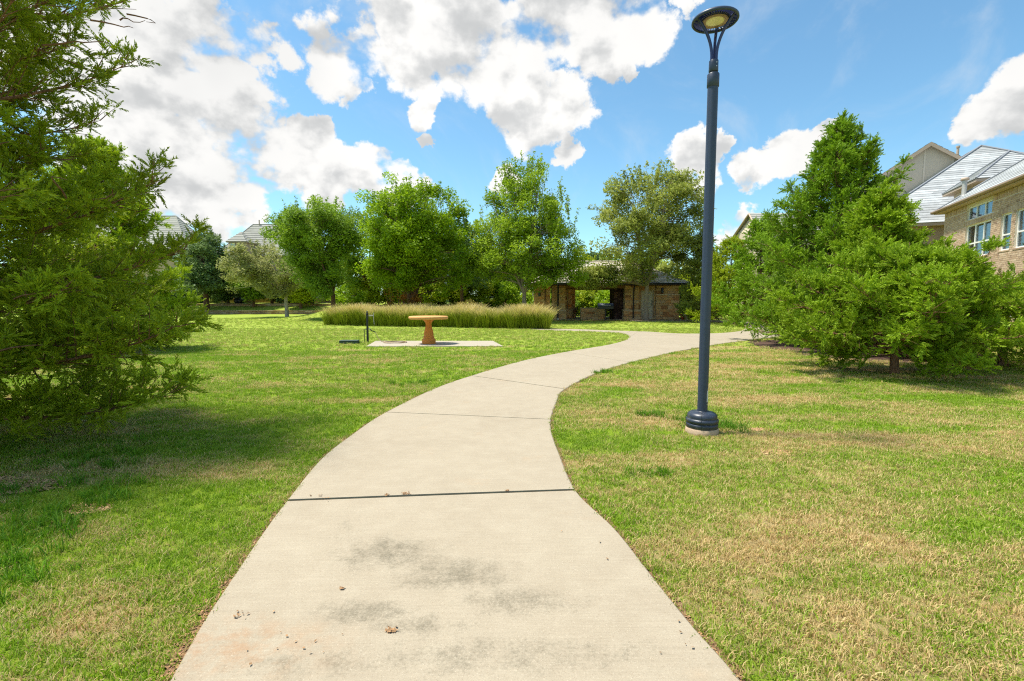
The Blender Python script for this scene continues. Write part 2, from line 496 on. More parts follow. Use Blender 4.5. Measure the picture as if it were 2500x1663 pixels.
M['stone'] = stone_mat('pavilion_stone', [(0.0, (0.54, 0.33, 0.15)), (0.3, (0.68, 0.47, 0.25)), (0.55, (0.64, 0.40, 0.18)), (0.8, (0.60, 0.31, 0.12)), (0.92, (0.36, 0.17, 0.07)), (1.0, (0.70, 0.52, 0.32))])
M['warmstone'] = stone_mat('warm_pavilion_stone', [(0.0, (0.68, 0.36, 0.14)), (0.5, (0.76, 0.48, 0.23)), (0.8, (0.72, 0.27, 0.06)), (1.0, (0.80, 0.60, 0.36))])
M['wallstone'] = stone_mat('retaining_stone', [(0.0, (0.34, 0.22, 0.12)), (0.4, (0.52, 0.38, 0.23)), (0.7, (0.30, 0.17, 0.08)), (1.0, (0.60, 0.48, 0.33))])
M['mortar'] = simple('mortar', (0.55, 0.40, 0.25), 0.95, 0.12, 20)
M['coping'] = simple('cast_stone_ledge', (0.60, 0.46, 0.30), 0.8, 0.1, 6, bump=0.15)
M['navy'] = simple('navy_gutter', (0.012, 0.014, 0.030), 0.35, 0.15, 5, spec=0.5)
M['brownpipe'] = simple('dark_brown_pipe', (0.055, 0.025, 0.014), 0.5, 0.15, 5)
M['wood'] = simple('stained_wood', (0.20, 0.09, 0.035), 0.65, 0.3, 5, bump=0.2)
M['darkstone'] = stone_mat('dark_chimney_stone', [(0.0, (0.03, 0.015, 0.014)), (0.7, (0.055, 0.028, 0.022)), (1.0, (0.16, 0.09, 0.07))])
M['door'] = simple('cream_door', (0.62, 0.52, 0.38), 0.55, 0.05, 3)
M['shingle'] = simple('pavilion_shingle', (0.60, 0.53, 0.43), 0.9, 0.2, 12, rndvar=0.25)
M['houseshingle'] = simple('grey_shingle', (0.36, 0.37, 0.37), 0.9, 0.25, 7, rndvar=0.2, bump=0.4, bscale=16)
M['farshingle'] = simple('far_roof_shingle', (0.33, 0.32, 0.28), 0.9, 0.12, 3, rndvar=0.10)
M['ridgecap'] = simple('ridge_shingle', (0.22, 0.23, 0.25), 0.9, 0.2, 9)
M['fascia'] = simple('tan_fascia', (0.44, 0.33, 0.24), 0.6, 0.08, 3)
M['gutterA'] = simple('bronze_gutter', (0.30, 0.20, 0.12), 0.45, 0.12, 4, spec=0.5)
M['stucco'] = simple('taupe_stucco', (0.50, 0.42, 0.335), 0.9, 0.08, 2, bump=0.3, bscale=30)
M['stuccotrim'] = simple('taupe_trim', (0.58, 0.49, 0.40), 0.8, 0.05, 2)
M['brick'] = stone_mat('house_brick', [(0.0, (0.46, 0.33, 0.23)), (0.35, (0.60, 0.46, 0.34)), (0.6, (0.52, 0.38, 0.27)), (0.82, (0.66, 0.53, 0.41)), (1.0, (0.37, 0.25, 0.18))], 0.3)
M['brickmortar'] = simple('brick_mortar', (0.68, 0.58, 0.46), 0.95, 0.08, 12)
M['whiteframe'] = simple('white_window_frame', (0.80, 0.78, 0.74), 0.5, 0.03, 3)
M['curtain'] = simple('green_curtain', (0.32, 0.42, 0.24), 0.9, 0.25, 9)
M['blind'] = simple('grey_blind', (0.30, 0.30, 0.30), 0.9, 0.2, 20)
M['interior'] = simple('dark_interior', (0.03, 0.028, 0.025), 0.9, 0.1, 2)
M['cream'] = simple('cream_siding', (0.62, 0.50, 0.36), 0.8, 0.06, 2)
M['farbrick'] = simple('far_brick', (0.46, 0.33, 0.23), 0.9, 0.2, 5)
M['redpaint'] = simple('red_panel', (0.45, 0.04, 0.03), 0.5, 0.1, 8)
M['whitepaint'] = simple('white_panel', (0.7, 0.68, 0.64), 0.5, 0.05, 8)
def glass_mat():
    m_, t, p = new_mat('window_glass')
    tr = t.n.new('ShaderNodeBsdfTransparent'); tr.inputs[0].default_value = (0.75, 0.8, 0.8, 1)
    gl = t.n.new('ShaderNodeBsdfGlossy'); gl.inputs['Roughness'].default_value = 0.02
    gl.inputs[0].default_value = (0.85, 0.9, 0.95, 1)
    lw = t.n.new('ShaderNodeLayerWeight'); lw.inputs[0].default_value = 0.35
    f = t.m('MULTIPLY_ADD', lw.outputs['Fresnel'], 0.8, 0.06, clamp=True)
    mx = t.n.new('ShaderNodeMixShader'); t.l.new(f, mx.inputs[0])
    t.l.new(tr.outputs[0], mx.inputs[1]); t.l.new(gl.outputs[0], mx.inputs[2])
    t.l.new(mx.outputs[0], t.n['Material Output'].inputs[0])
    return m_
M['glass'] = glass_mat()
M['farglass'] = simple('far_window_glass', (0.42, 0.50, 0.52), 0.1, 0.2, 1, spec=0.8)

M['bark_red'] = bark('juniper_bark', (0.10, 0.045, 0.025), (0.36, 0.20, 0.12))
M['bark_grey'] = bark('grey_bark', (0.16, 0.11, 0.075), (0.42, 0.33, 0.25))
M['bark_pale'] = bark('pale_bark', (0.30, 0.24, 0.18), (0.58, 0.50, 0.41))
M['bark_brown'] = bark('brown_bark', (0.07, 0.035, 0.025), (0.26, 0.15, 0.10))
M['jun_near'] = foliage('near_juniper_foliage', (0.037, 0.079, 0.007), (0.34, 0.49, 0.014), (0.56, 0.62, 0.022), 0.30, 0.8, dead=(0.30, 0.16, 0.07))  # tip colour is brightened to carry sunlit highlights on the sprays
M['jun_left'] = foliage('bright_juniper_foliage', (0.078, 0.165, 0.007), (0.379, 0.578, 0.012), (0.556, 0.600, 0.025), 0.35, 0.8)
M['jun_right'] = foliage('right_juniper_foliage', (0.048, 0.122, 0.005), (0.266, 0.446, 0.011), (0.444, 0.558, 0.028), 0.32, 0.9, dead=(0.34, 0.24, 0.12))
M['jun_cone'] = foliage('cone_juniper_foliage', (0.041, 0.112, 0.006), (0.221, 0.386, 0.013), (0.363, 0.531, 0.022), 0.30, 0.9)
M['cedar_far'] = foliage('far_cedar_foliage', (0.078, 0.147, 0.007), (0.405, 0.522, 0.015), (0.556, 0.600, 0.030), 0.3, 0.7)
M['leaf_bright'] = foliage('bright_leaf', (0.101, 0.202, 0.005), (0.430, 0.600, 0.014), None, 0.40, 0.5)
M['leaf_mid'] = foliage('mid_green_leaf', (0.098, 0.187, 0.016), (0.356, 0.504, 0.036), None, 0.38, 0.5)
M['leaf_fresh'] = foliage('fresh_leaf', (0.124, 0.223, 0.011), (0.455, 0.600, 0.030), None, 0.40, 0.5)
M['leaf_olive'] = foliage('olive_leaf', (0.136, 0.176, 0.024), (0.48, 0.52, 0.10), None, 0.42, 0.45)
M['leaf_dark'] = foliage('dark_leaf', (0.041, 0.094, 0.026), (0.200, 0.285, 0.073), None, 0.30, 0.5)
M['leaf_oak'] = foliage('blue_green_leaf', (0.057, 0.130, 0.030), (0.281, 0.361, 0.120), None, 0.30, 0.5)
M['leaf_shrub'] = foliage('shrub_leaf', (0.150, 0.246, 0.008), (0.556, 0.600, 0.025), None, 0.40, 0.4)

M['leaf_straw'] = foliage('fading_leaf', (0.19, 0.21, 0.06), (0.48, 0.48, 0.17), None, 0.40, 0.5)

def reed_mat():
    m_, t, p = new_mat('ornamental_grass')
    h = t.attr('tip'); r = t.attr('rnd')
    n = t.noise(t.pos(), 1.6, 3, 0.6)
    lo = t.mix(r, (0.14, 0.20, 0.010), (0.36, 0.42, 0.025))
    hi = t.mix(r, (0.50, 0.44, 0.09), (0.80, 0.60, 0.30))
    k = t.mr(t.m('ADD', h, t.m('MULTIPLY', t.m('SUBTRACT', n, 0.5), 0.9)), 0.42, 1.0)
    c = t.mix(k, lo, hi)
    t.set(p.inputs['Base Color'], c)
    p.inputs['Roughness'].default_value = 0.6; p.inputs['Specular IOR Level'].default_value = 0.2
    tr = t.n.new('ShaderNodeBsdfTranslucent'); t.set(tr.inputs[0], c)
    mx = t.n.new('ShaderNodeMixShader'); mx.inputs[0].default_value = 0.35
    t.l.new(p.outputs[0], mx.inputs[1]); t.l.new(tr.outputs[0], mx.inputs[2])
    t.l.new(mx.outputs[0], t.n['Material Output'].inputs[0])
    return m_
M['reed'] = reed_mat()
M['orange'] = foliage('orange_flower_leaf', (0.10, 0.17, 0.01), (0.60, 0.16, 0.02), None, 0.35, 3.0)
M['yellowbush'] = foliage('yellow_bush_leaf', (0.30, 0.26, 0.04), (0.55, 0.42, 0.10), None, 0.35, 1.0)

# ------------------------------------------------------------------ terrain
def sst(x, a, b):
    t = np.clip((np.asarray(x, float) - a) / (b - a), 0, 1)
    return t * t * (3 - 2 * t)

def gz(x, y):
    x = np.asarray(x, float); y = np.asarray(y, float)
    left = 0.42 * (y > 57.2) + 0.50 * sst(y, 57.3, 60.0) + 0.27 * (y > 60.2) + 0.12 * sst(y, 60.3, 64.0) + 0.60 * (y > 64.3) + 0.1 * sst(y, 65, 75)
    mid = 1.15 * sst(y, 39, 51) + 0.85 * sst(y, 52, 66)
    right = 1.2 * sst(y, 50, 66)
    a = sst(x, -22, -16); b = sst(x, -3.5, 1.5)
    z = left * (1 - a) + mid * a
    return z * (1 - b) + right * b

def gzf(x, y): return float(gz(x, y))

# path: pairs (left edge, right edge), measured on the 2357 px view
MAIN = [((200,1900),(1960,1900)),((290,1735),(1815,1735)),((395,1568),(1700,1568)),((468,1440),(1588,1440)),((530,1345),(1500,1330)),((600,1240),(1415,1222)),((660,1158),(1325,1133)),
        ((740,1060),(1288,1050)),((810,1004),(1271,1003)),((888,952),(1268,969)),((1000,897),(1282,925)),((1085,867),(1300,898)),
        ((1200,833),(1375,860)),((1300,812),(1450,836)),((1400,795),(1550,812)),((1440,784),(1620,799)),((1449,777),(1660,792)),
        ((1470,764),(1700,787)),((1560,768.6),(1740,782)),((1650,768),(1775,778)),((1700,763.5),(1805,771)),((1714,757.5),(1805,759)),
        ((1708,751),(1780,750)),((1680,745.5),(1738,742.5)),((1640,741.8),(1680,739)),((1590,740.3),(1600,737.6)),((1450,740),(1450,737.3))]
WEST = [((1449,777),(1470,764)),((1440,770),(1450,763)),((1410,766),(1400,761.5)),((1340,763),(1340,759)),((1270,761.0),(1270,757.4)),
        ((1200,757.5),(1200,754.3)),((1080,752),(1080,749.5)),((900,742),(900,740)),((780,731),(790,729.5)),((715,724.5),(725,723.4))]
def dense(pairs, n=5):
    """Catmull-Rom through both edges in world space"""
    Lp = [GD(*a) for a, b in pairs]; Rp = [GD(*b) for a, b in pairs]
    out = []
    for i in range(len(pairs) - 1):
        for k in range(n):
            t = k / n
            row = []
            for A in (Lp, Rp):
                p0, p1, p2, p3 = A[max(i-1, 0)], A[i], A[i+1], A[min(i+2, len(A)-1)]
                q = 0.5 * ((2*p1) + (p2-p0)*t + (2*p0-5*p1+4*p2-p3)*t*t + (3*p1-p0-3*p2+p3)*t**3)
                row.append(q)
            out.append((row, i + t))
    out.append(([Lp[-1], Rp[-1]], len(pairs) - 1))
    return out

path_polys = []
def slabs(pairs, joints, parent, gaps):
    D = dense(pairs, 6)
    cuts = [0.0] + joints + [len(pairs) - 1.0]
    rows = [r for r, t in D]; ts = [t for r, t in D]
    def at(t):
        i = min(int(t), len(pairs) - 2)
        for k in range(len(ts) - 1):
            if ts[k] <= t <= ts[k+1] + 1e-9:
                f = (t - ts[k]) / (ts[k+1] - ts[k])
                return [rows[k][s] * (1 - f) + rows[k+1][s] * f for s in (0, 1)]
        return rows[-1]
    proto = None
    for c in range(len(cuts) - 1):
        a, b = cuts[c], cuts[c+1]
        seq = [at(a)] + [rows[k] for k in range(len(ts)) if a + 0.02 < ts[k] < b - 0.02] + [at(b)]
        path_polys.append([(p[0].x, p[0].y) for p in seq] + [(p[1].x, p[1].y) for p in reversed(seq)])
        # shrink the ends by the joint gap
        g = gaps if abs(a - 6.0) > .1 else .034
        g2 = gaps if abs(b - 6.0) > .1 else .034
        if a > 0:
            for s in (0, 1):
                d = (seq[1][s] - seq[0][s]); seq[0][s] = seq[0][s] + d.normalized() * min(g / 2, d.length * 0.4)
        if b < len(pairs) - 1:
            for s in (0, 1):
                d = (seq[-2][s] - seq[-1][s]); seq[-1] = list(seq[-1]); seq[-1][s] = seq[-1][s] + d.normalized() * min(g2 / 2, d.length * 0.4)
        vs = []; fs = []
        n = len(seq)
        tilt = random.uniform(-0.0015, 0.0015)
        for l, r in seq:
            m_ = (r - l).normalized() * 0.012
            zt = 0.022 + tilt
            for q, z in ((l, -0.06), (l, zt - 0.010), (l + m_, zt), (l * 0.5 + r * 0.5, zt + 0.002), (r - m_, zt), (r, zt - 0.010), (r, -0.06)):
                gzz = gzf(q.x, q.y)
                vs.append((q.x, q.y, z + gzz))
        for i in range(n - 1):
            for k in range(6):
                fs.append((i*7+k, i*7+k+1, (i+1)*7+k+1, (i+1)*7+k))
        fs.append(tuple(range(7))); fs.append(tuple((n-1)*7 + k for k in range(6, -1, -1)))
        mb = MB(); mb.add(vs, fs, 0, False)
        mb.build('slab', M['path'], parent)

path_root = empty('path', kind='structure')
slabs(MAIN, [1.0, 6.0, 9.0, 11.0, 13.0, 15.0, 17.0, 18.0, 19.4, 21.0, 22.6, 24.0], path_root, 0.024)
slabs(WEST, [1.0, 3.0, 4.0, 5.0, 6.0, 7.0, 8.0], path_root, 0.018)

def in_poly(px, py, poly):
    inside = np.zeros(px.shape, bool)
    n = len(poly)
    j = n - 1
    for i in range(n):
        xi, yi = poly[i]; xj, yj = poly[j]
        c = ((yi > py) != (yj > py)) & (px < (xj - xi) * (py - yi) / ((yj - yi) if abs(yj - yi) > 1e-9 else 1e-9) + xi)
        inside ^= c
        j = i
    return inside

def in_path(px, py):
    r = np.zeros(px.shape, bool)
    for pl in path_polys:
        xs = [q[0] for q in pl]; ys = [q[1] for q in pl]
        s = (px > min(xs)) & (px < max(xs)) & (py > min(ys)) & (py < max(ys))
        if s.any():
            r[s] |= in_poly(px[s], py[s], pl)
    return r

def make_ground():
    xs = np.unique(np.concatenate([np.linspace(-600, -60, 19), np.arange(-60, 60.1, 1.0), np.linspace(60, 600, 19)]))
    ys = np.unique(np.concatenate([np.linspace(-40, 0, 5), np.arange(0, 80, 1.0), [57.19, 57.21, 60.19, 60.21, 64.29, 64.31], np.linspace(80, 900, 20)]))
    X, Y = np.meshgrid(xs, ys)
    Z = gz(X, Y)
    v = np.stack([X.ravel(), Y.ravel(), Z.ravel()], 1)
    nx = len(xs)
    i = np.arange(len(ys) - 1)[:, None] * nx + np.arange(nx - 1)[None, :]
    i = i.ravel()
    f = np.stack([i, i + 1, i + 1 + nx, i + nx], 1)
    link('ground', mesh_np('ground', v, f), M['turf'], kind='structure')
make_ground()

# soil line laid bare by the edger along both rims of the path, and filler in the wide joint
def rim(pairs, upto):
    mb = MB(); D = dense(pairs, 8)
    rng = random.Random(4)
    for s in (0, 1):
        pts = [(r[s], r[1 - s]) for r, t in D if t < upto]
        vs = []; fs = []
        for i, (q, o) in enumerate(pts):
            out = (q - o).normalized()
            wd = 0.025 + 0.03 * rng.random()
            vs += [tuple(q - out * 0.002 + Vector((0, 0, 0.004))), tuple(q + out * wd + Vector((0, 0, 0.004)))]
        for i in range(len(pts) - 1):
            fs.append((2*i, 2*i+1, 2*i+3, 2*i+2))
        mb.add(vs, fs)
    return mb
rim(MAIN, 15).build('edge_soil', M['soil'], None, label='thin line of bare brown soil along both edges of the concrete path', cat='soil', kind='stuff')
jl, jr = GD(660, 1158), GD(1325, 1133)
mb = MB()
d_ = (jr - jl).normalized(); n_ = Vector((-d_.y, d_.x, 0))
mb.add([jl - n_*0.008 + Vector((0,0,0.013)), jr - n_*0.008 + Vector((0,0,0.013)), jr + n_*0.008 + Vector((0,0,0.013)), jl + n_*0.008 + Vector((0,0,0.013))], [(0,1,2,3)])
mb.build('joint_filler', M['joint'], path_root)

# ------------------------------------------------------------------ lawn grass
rs = np.random.RandomState(3)
def tuft_mesh(name, nbl, spread, hmin, hmax, width, seed):
    r = np.random.RandomState(seed)
    V = []; Fc = []; R = []
    for b in range(nbl):
        a = r.uniform(0, 2*math.pi); rad = spread * math.sqrt(r.rand())
        x, y = rad * math.cos(a), rad * math.sin(a)
        h = r.uniform(hmin, hmax); la = r.uniform(0, 2*math.pi); lean = r.uniform(0.15, 1.25) * h
        wa = r.uniform(0, math.pi); wx, wy = math.cos(wa) * width / 2, math.sin(wa) * width / 2
        q = len(V)
        V += [(x - wx, y - wy, -0.004), (x + wx, y + wy, -0.004),
              (x + wx*0.8 + 0.35*lean*math.cos(la), y + wy*0.8 + 0.35*lean*math.sin(la), h*0.62),
              (x - wx*0.8 + 0.35*lean*math.cos(la), y - wy*0.8 + 0.35*lean*math.sin(la), h*0.62),
              (x + lean*math.cos(la), y + lean*math.sin(la), h * r.uniform(0.7, 1.0))]
        Fc += [(q, q+1, q+2), (q, q+2, q+3), (q+3, q+2, q+4)]
        R += [r.rand()] * 5
    return mesh_np(name, np.array(V), np.array(Fc), {'rnd': np.array(R)})

tuft_col = bpy.data.collections.new('tuft_sources')
for i in range(6):
    me = tuft_mesh('tuft', 16, 0.038, 0.016, 0.040, 0.0042, 20 + i)
    me.materials.append(M['blade'])
    o = bpy.data.objects.new('tuft_source', me); tuft_col.objects.link(o)
weed_col = bpy.data.collections.new('weed_sources')
for i in range(3):
    me = tuft_mesh('weed', 26, 0.06, 0.06, 0.14, 0.008, 50 + i)
    me.materials.append(M['weed'])
    o = bpy.data.objects.new('weed_source', me); weed_col.objects.link(o)

def scatter_group(col):
    ng = bpy.data.node_groups.new('grow_' + col.name, 'GeometryNodeTree')
    ng.interface.new_socket('Geometry', in_out='INPUT', socket_type='NodeSocketGeometry')
    ng.interface.new_socket('Geometry', in_out='OUTPUT', socket_type='NodeSocketGeometry')
    n = ng.nodes; l = ng.links
    gi = n.new('NodeGroupInput'); go = n.new('NodeGroupOutput')
    iop = n.new('GeometryNodeInstanceOnPoints')
    ci = n.new('GeometryNodeCollectionInfo'); ci.inputs['Collection'].default_value = col
    ci.inputs['Separate Children'].default_value = True; ci.inputs['Reset Children'].default_value = True
    iop.inputs['Pick Instance'].default_value = True
    rv = n.new('FunctionNodeRandomValue'); rv.data_type = 'FLOAT_VECTOR'
    rv.inputs[0].default_value = (-0.12, -0.12, 0); rv.inputs[1].default_value = (0.12, 0.12, 6.283)
    e2r = n.new('FunctionNodeEulerToRotation')
    na = n.new('GeometryNodeInputNamedAttribute'); na.data_type = 'FLOAT'; na.inputs[0].default_value = 'size'
    l.new(gi.outputs[0], iop.inputs['Points']); l.new(ci.outputs[0], iop.inputs['Instance'])
    l.new(rv.outputs[0], e2r.inputs[0]); l.new(e2r.outputs[0], iop.inputs['Rotation'])
    l.new(na.outputs[0], iop.inputs['Scale'])
    l.new(iop.outputs[0], go.inputs[0])
    return ng

def field(pts, size, name, col, **kw):
    me = bpy.data.meshes.new(name)
    me.vertices.add(len(pts)); me.vertices.foreach_set('co', np.ascontiguousarray(pts, np.float32).ravel())
    a = me.attributes.new('size', 'FLOAT', 'POINT'); a.data.foreach_set('value', np.ascontiguousarray(size, np.float32))
    me.materials.append(M['blade'])
    me.update()
    o = link(name, me, None, **kw)
    md = o.modifiers.new('grow', 'NODES'); md.node_group = scatter_group(col)
    return o

bed_front_l, bed_front_r = GD(742, 749), GD(1266, 759)
pad_c = [G(894, 847.5), G(916.5, 834), G(1204, 834), G(1228, 846.7)]
lamp_at = G(1713, 1056)
MULCH = []   # (centre, rx, ry)
MULCH += [(G(255, 862), 1.35, 0.9), (Vector((11.0, 16.6, 0)), 2.9, 2.6), (Vector((11.0, 13.8, 0)), 2.6, 1.9), (Vector((8.3, 10.9, 0)), 1.2, 0.9)]

def lawn():
    P_, Sz = [], []
    rings = [(1.2, 3.2, 1000, 1.0), (3.2, 5.5, 720, 1.05), (5.5, 9.0, 380, 1.25), (9.0, 15.0, 150, 1.6), (15.0, 27.0, 36, 2.1), (27.0, 44.0, 9, 2.4)]
    for y0, y1, den, sc in rings:
        hw = 1.13
        area = hw * (y1*y1 - y0*y0) * 1.0
        n = int(area * den)
        yy = np.sqrt(rs.uniform(y0*y0, y1*y1, n)); xx = rs.uniform(-hw, hw, n) * yy
        k = rs.rand(n)
        ok = ~in_path(xx, yy) & ~in_poly(xx, yy, [(c.x, c.y) for c in pad_c])
        for c, rx, ry in MULCH:
            q = ((xx - c.x)/rx)**2 + ((yy - c.y)/ry)**2
            ok &= ~(q < 0.6 + 0.5*rs.rand(n))
        ok &= ~((yy > 39.4) & (xx > 1.5))
        # footing and bare patches
        ok &= ((xx - lamp_at.x)**2 + (yy - lamp_at.y)**2) > .19**2
        q = ((xx - GD(20, 1120).x)/.75)**2 + ((yy - GD(20, 1120).y)/.25)**2
        ok &= ~((q < 1) & (rs.rand(n) < 0.75))
        xx, yy = xx[ok], yy[ok]
        P_.append(np.stack([xx, yy, gz(xx, yy)], 1)); Sz.append(sc * rs.uniform(0.75, 1.25, len(xx)))
    return np.concatenate(P_), np.concatenate(Sz)
lp, ls = lawn()
field(lp, ls, 'grass', tuft_col, label='mown lawn of green and straw coloured grass on both sides of the path', cat='grass', kind='stuff')
wp_, ws_ = [], []
for (u, v_, r, n) in ((1495,955,0.16,16),(1400,858,0.10,10),(1375,862,0.06,6),(1690,990,0.16,12),(1602,978,0.25,20),(1640,985,0.2,14),(1580,965,0.2,10),(950,885,0.25,14),(1490,1095,0.12,8),(830,790,0.2,6),(250,1050,0.5,40),(150,1140,0.4,40),(60,1220,0.3,40),(30,1330,0.3,26)):
    c = GD(u, v_)
    for k in range(n):
        a = random.uniform(0, 6.28); q = r * math.sqrt(random.random())
        wp_.append((c.x + q*math.cos(a)*1.5, c.y + q*math.sin(a), 0)); ws_.append(random.uniform(0.45, 1.0))
field(np.array(wp_), np.array(ws_), 'weeds', weed_col, label='taller dark green weeds and crabgrass tufts standing above the mown lawn', cat='weeds', kind='stuff')

# ------------------------------------------------------------------ tree builders
def tube_np(paths, sides=6):
    """paths: list of (pts (n,3), radii (n,)) -> verts, quads"""
    V = []; Fc = []; base = 0
    ang = np.arange(sides) * 2 * math.pi / sides
    for pts, rad in paths:
        pts = np.asarray(pts, float); rad = np.asarray(rad, float); n = len(pts)
        d = np.gradient(pts, axis=0); d /= np.linalg.norm(d, axis=1)[:, None] + 1e-9
        ref = np.array([0.31, 0.95, 0.05]) if abs(d[0, 1]) < 0.8 else np.array([1.0, 0.1, 0.05])
        s = ref - d * (d @ ref)[:, None]; s /= np.linalg.norm(s, axis=1)[:, None] + 1e-9
        t = np.cross(d, s)
        ring = pts[:, None, :] + (s[:, None, :] * np.cos(ang)[None, :, None] + t[:, None, :] * np.sin(ang)[None, :, None]) * rad[:, None, None]
        V.append(ring.reshape(-1, 3))
        i = (np.arange(n - 1)[:, None] * sides + np.arange(sides)[None, :]).ravel() + base
        j = (np.arange(n - 1)[:, None] * sides + (np.arange(sides)[None, :] + 1) % sides).ravel() + base
        Fc.append(np.stack([i, j, j + sides, i + sides], 1))
        base += n * sides
    return np.concatenate(V), np.concatenate(Fc)

def curve_pts(p0, p1, n, sag=0.0, wob=0.0, r=None, mid=None):
    t = np.linspace(0, 1, n)[:, None]
    p0 = np.asarray(p0, float); p1 = np.asarray(p1, float)
    if mid is not None:
        mid = np.asarray(mid, float)
        q = (1-t)**2 * p0 + 2*t*(1-t)*mid + t*t*p1
    else:
        q = p0 * (1-t) + p1 * t
    q[:, 2] += sag * (4*t*(1-t))[:, 0]
    if wob and r is not None:
        w_ = np.cumsum(r.normal(0, wob, (n, 3)), axis=0) * (t * (1-t) * 4)
        q += w_ * np.array([1, 1, 0.5])
    return q

def leaves_np(C, size, r, droop=0.0, elong=1.5, up=0.45):
    """rhombus leaves at points C (n,3)"""
    n = len(C)
    nrm = r.normal(0, 1, (n, 3)); nrm[:, 2] = np.abs(nrm[:, 2]) + up; nrm /= np.linalg.norm(nrm, axis=1)[:, None]
    a = r.normal(0, 1, (n, 3)); a[:, 2] -= droop
    a -= nrm * (a * nrm).sum(1)[:, None]; a /= np.linalg.norm(a, axis=1)[:, None] + 1e-9
    b = np.cross(nrm, a)
    s = (size * r.uniform(0.6, 1.3, n))[:, None]
    fold = nrm * s * 0.12
    V = np.stack([C - a*s*elong*0.45 - b*s*0.42, C + a*s*elong*0.62 + fold, C - a*s*elong*0.30 + b*s*0.55], 1).reshape(-1, 3)
    Fc = np.arange(3*n).reshape(-1, 3)
    return V, Fc

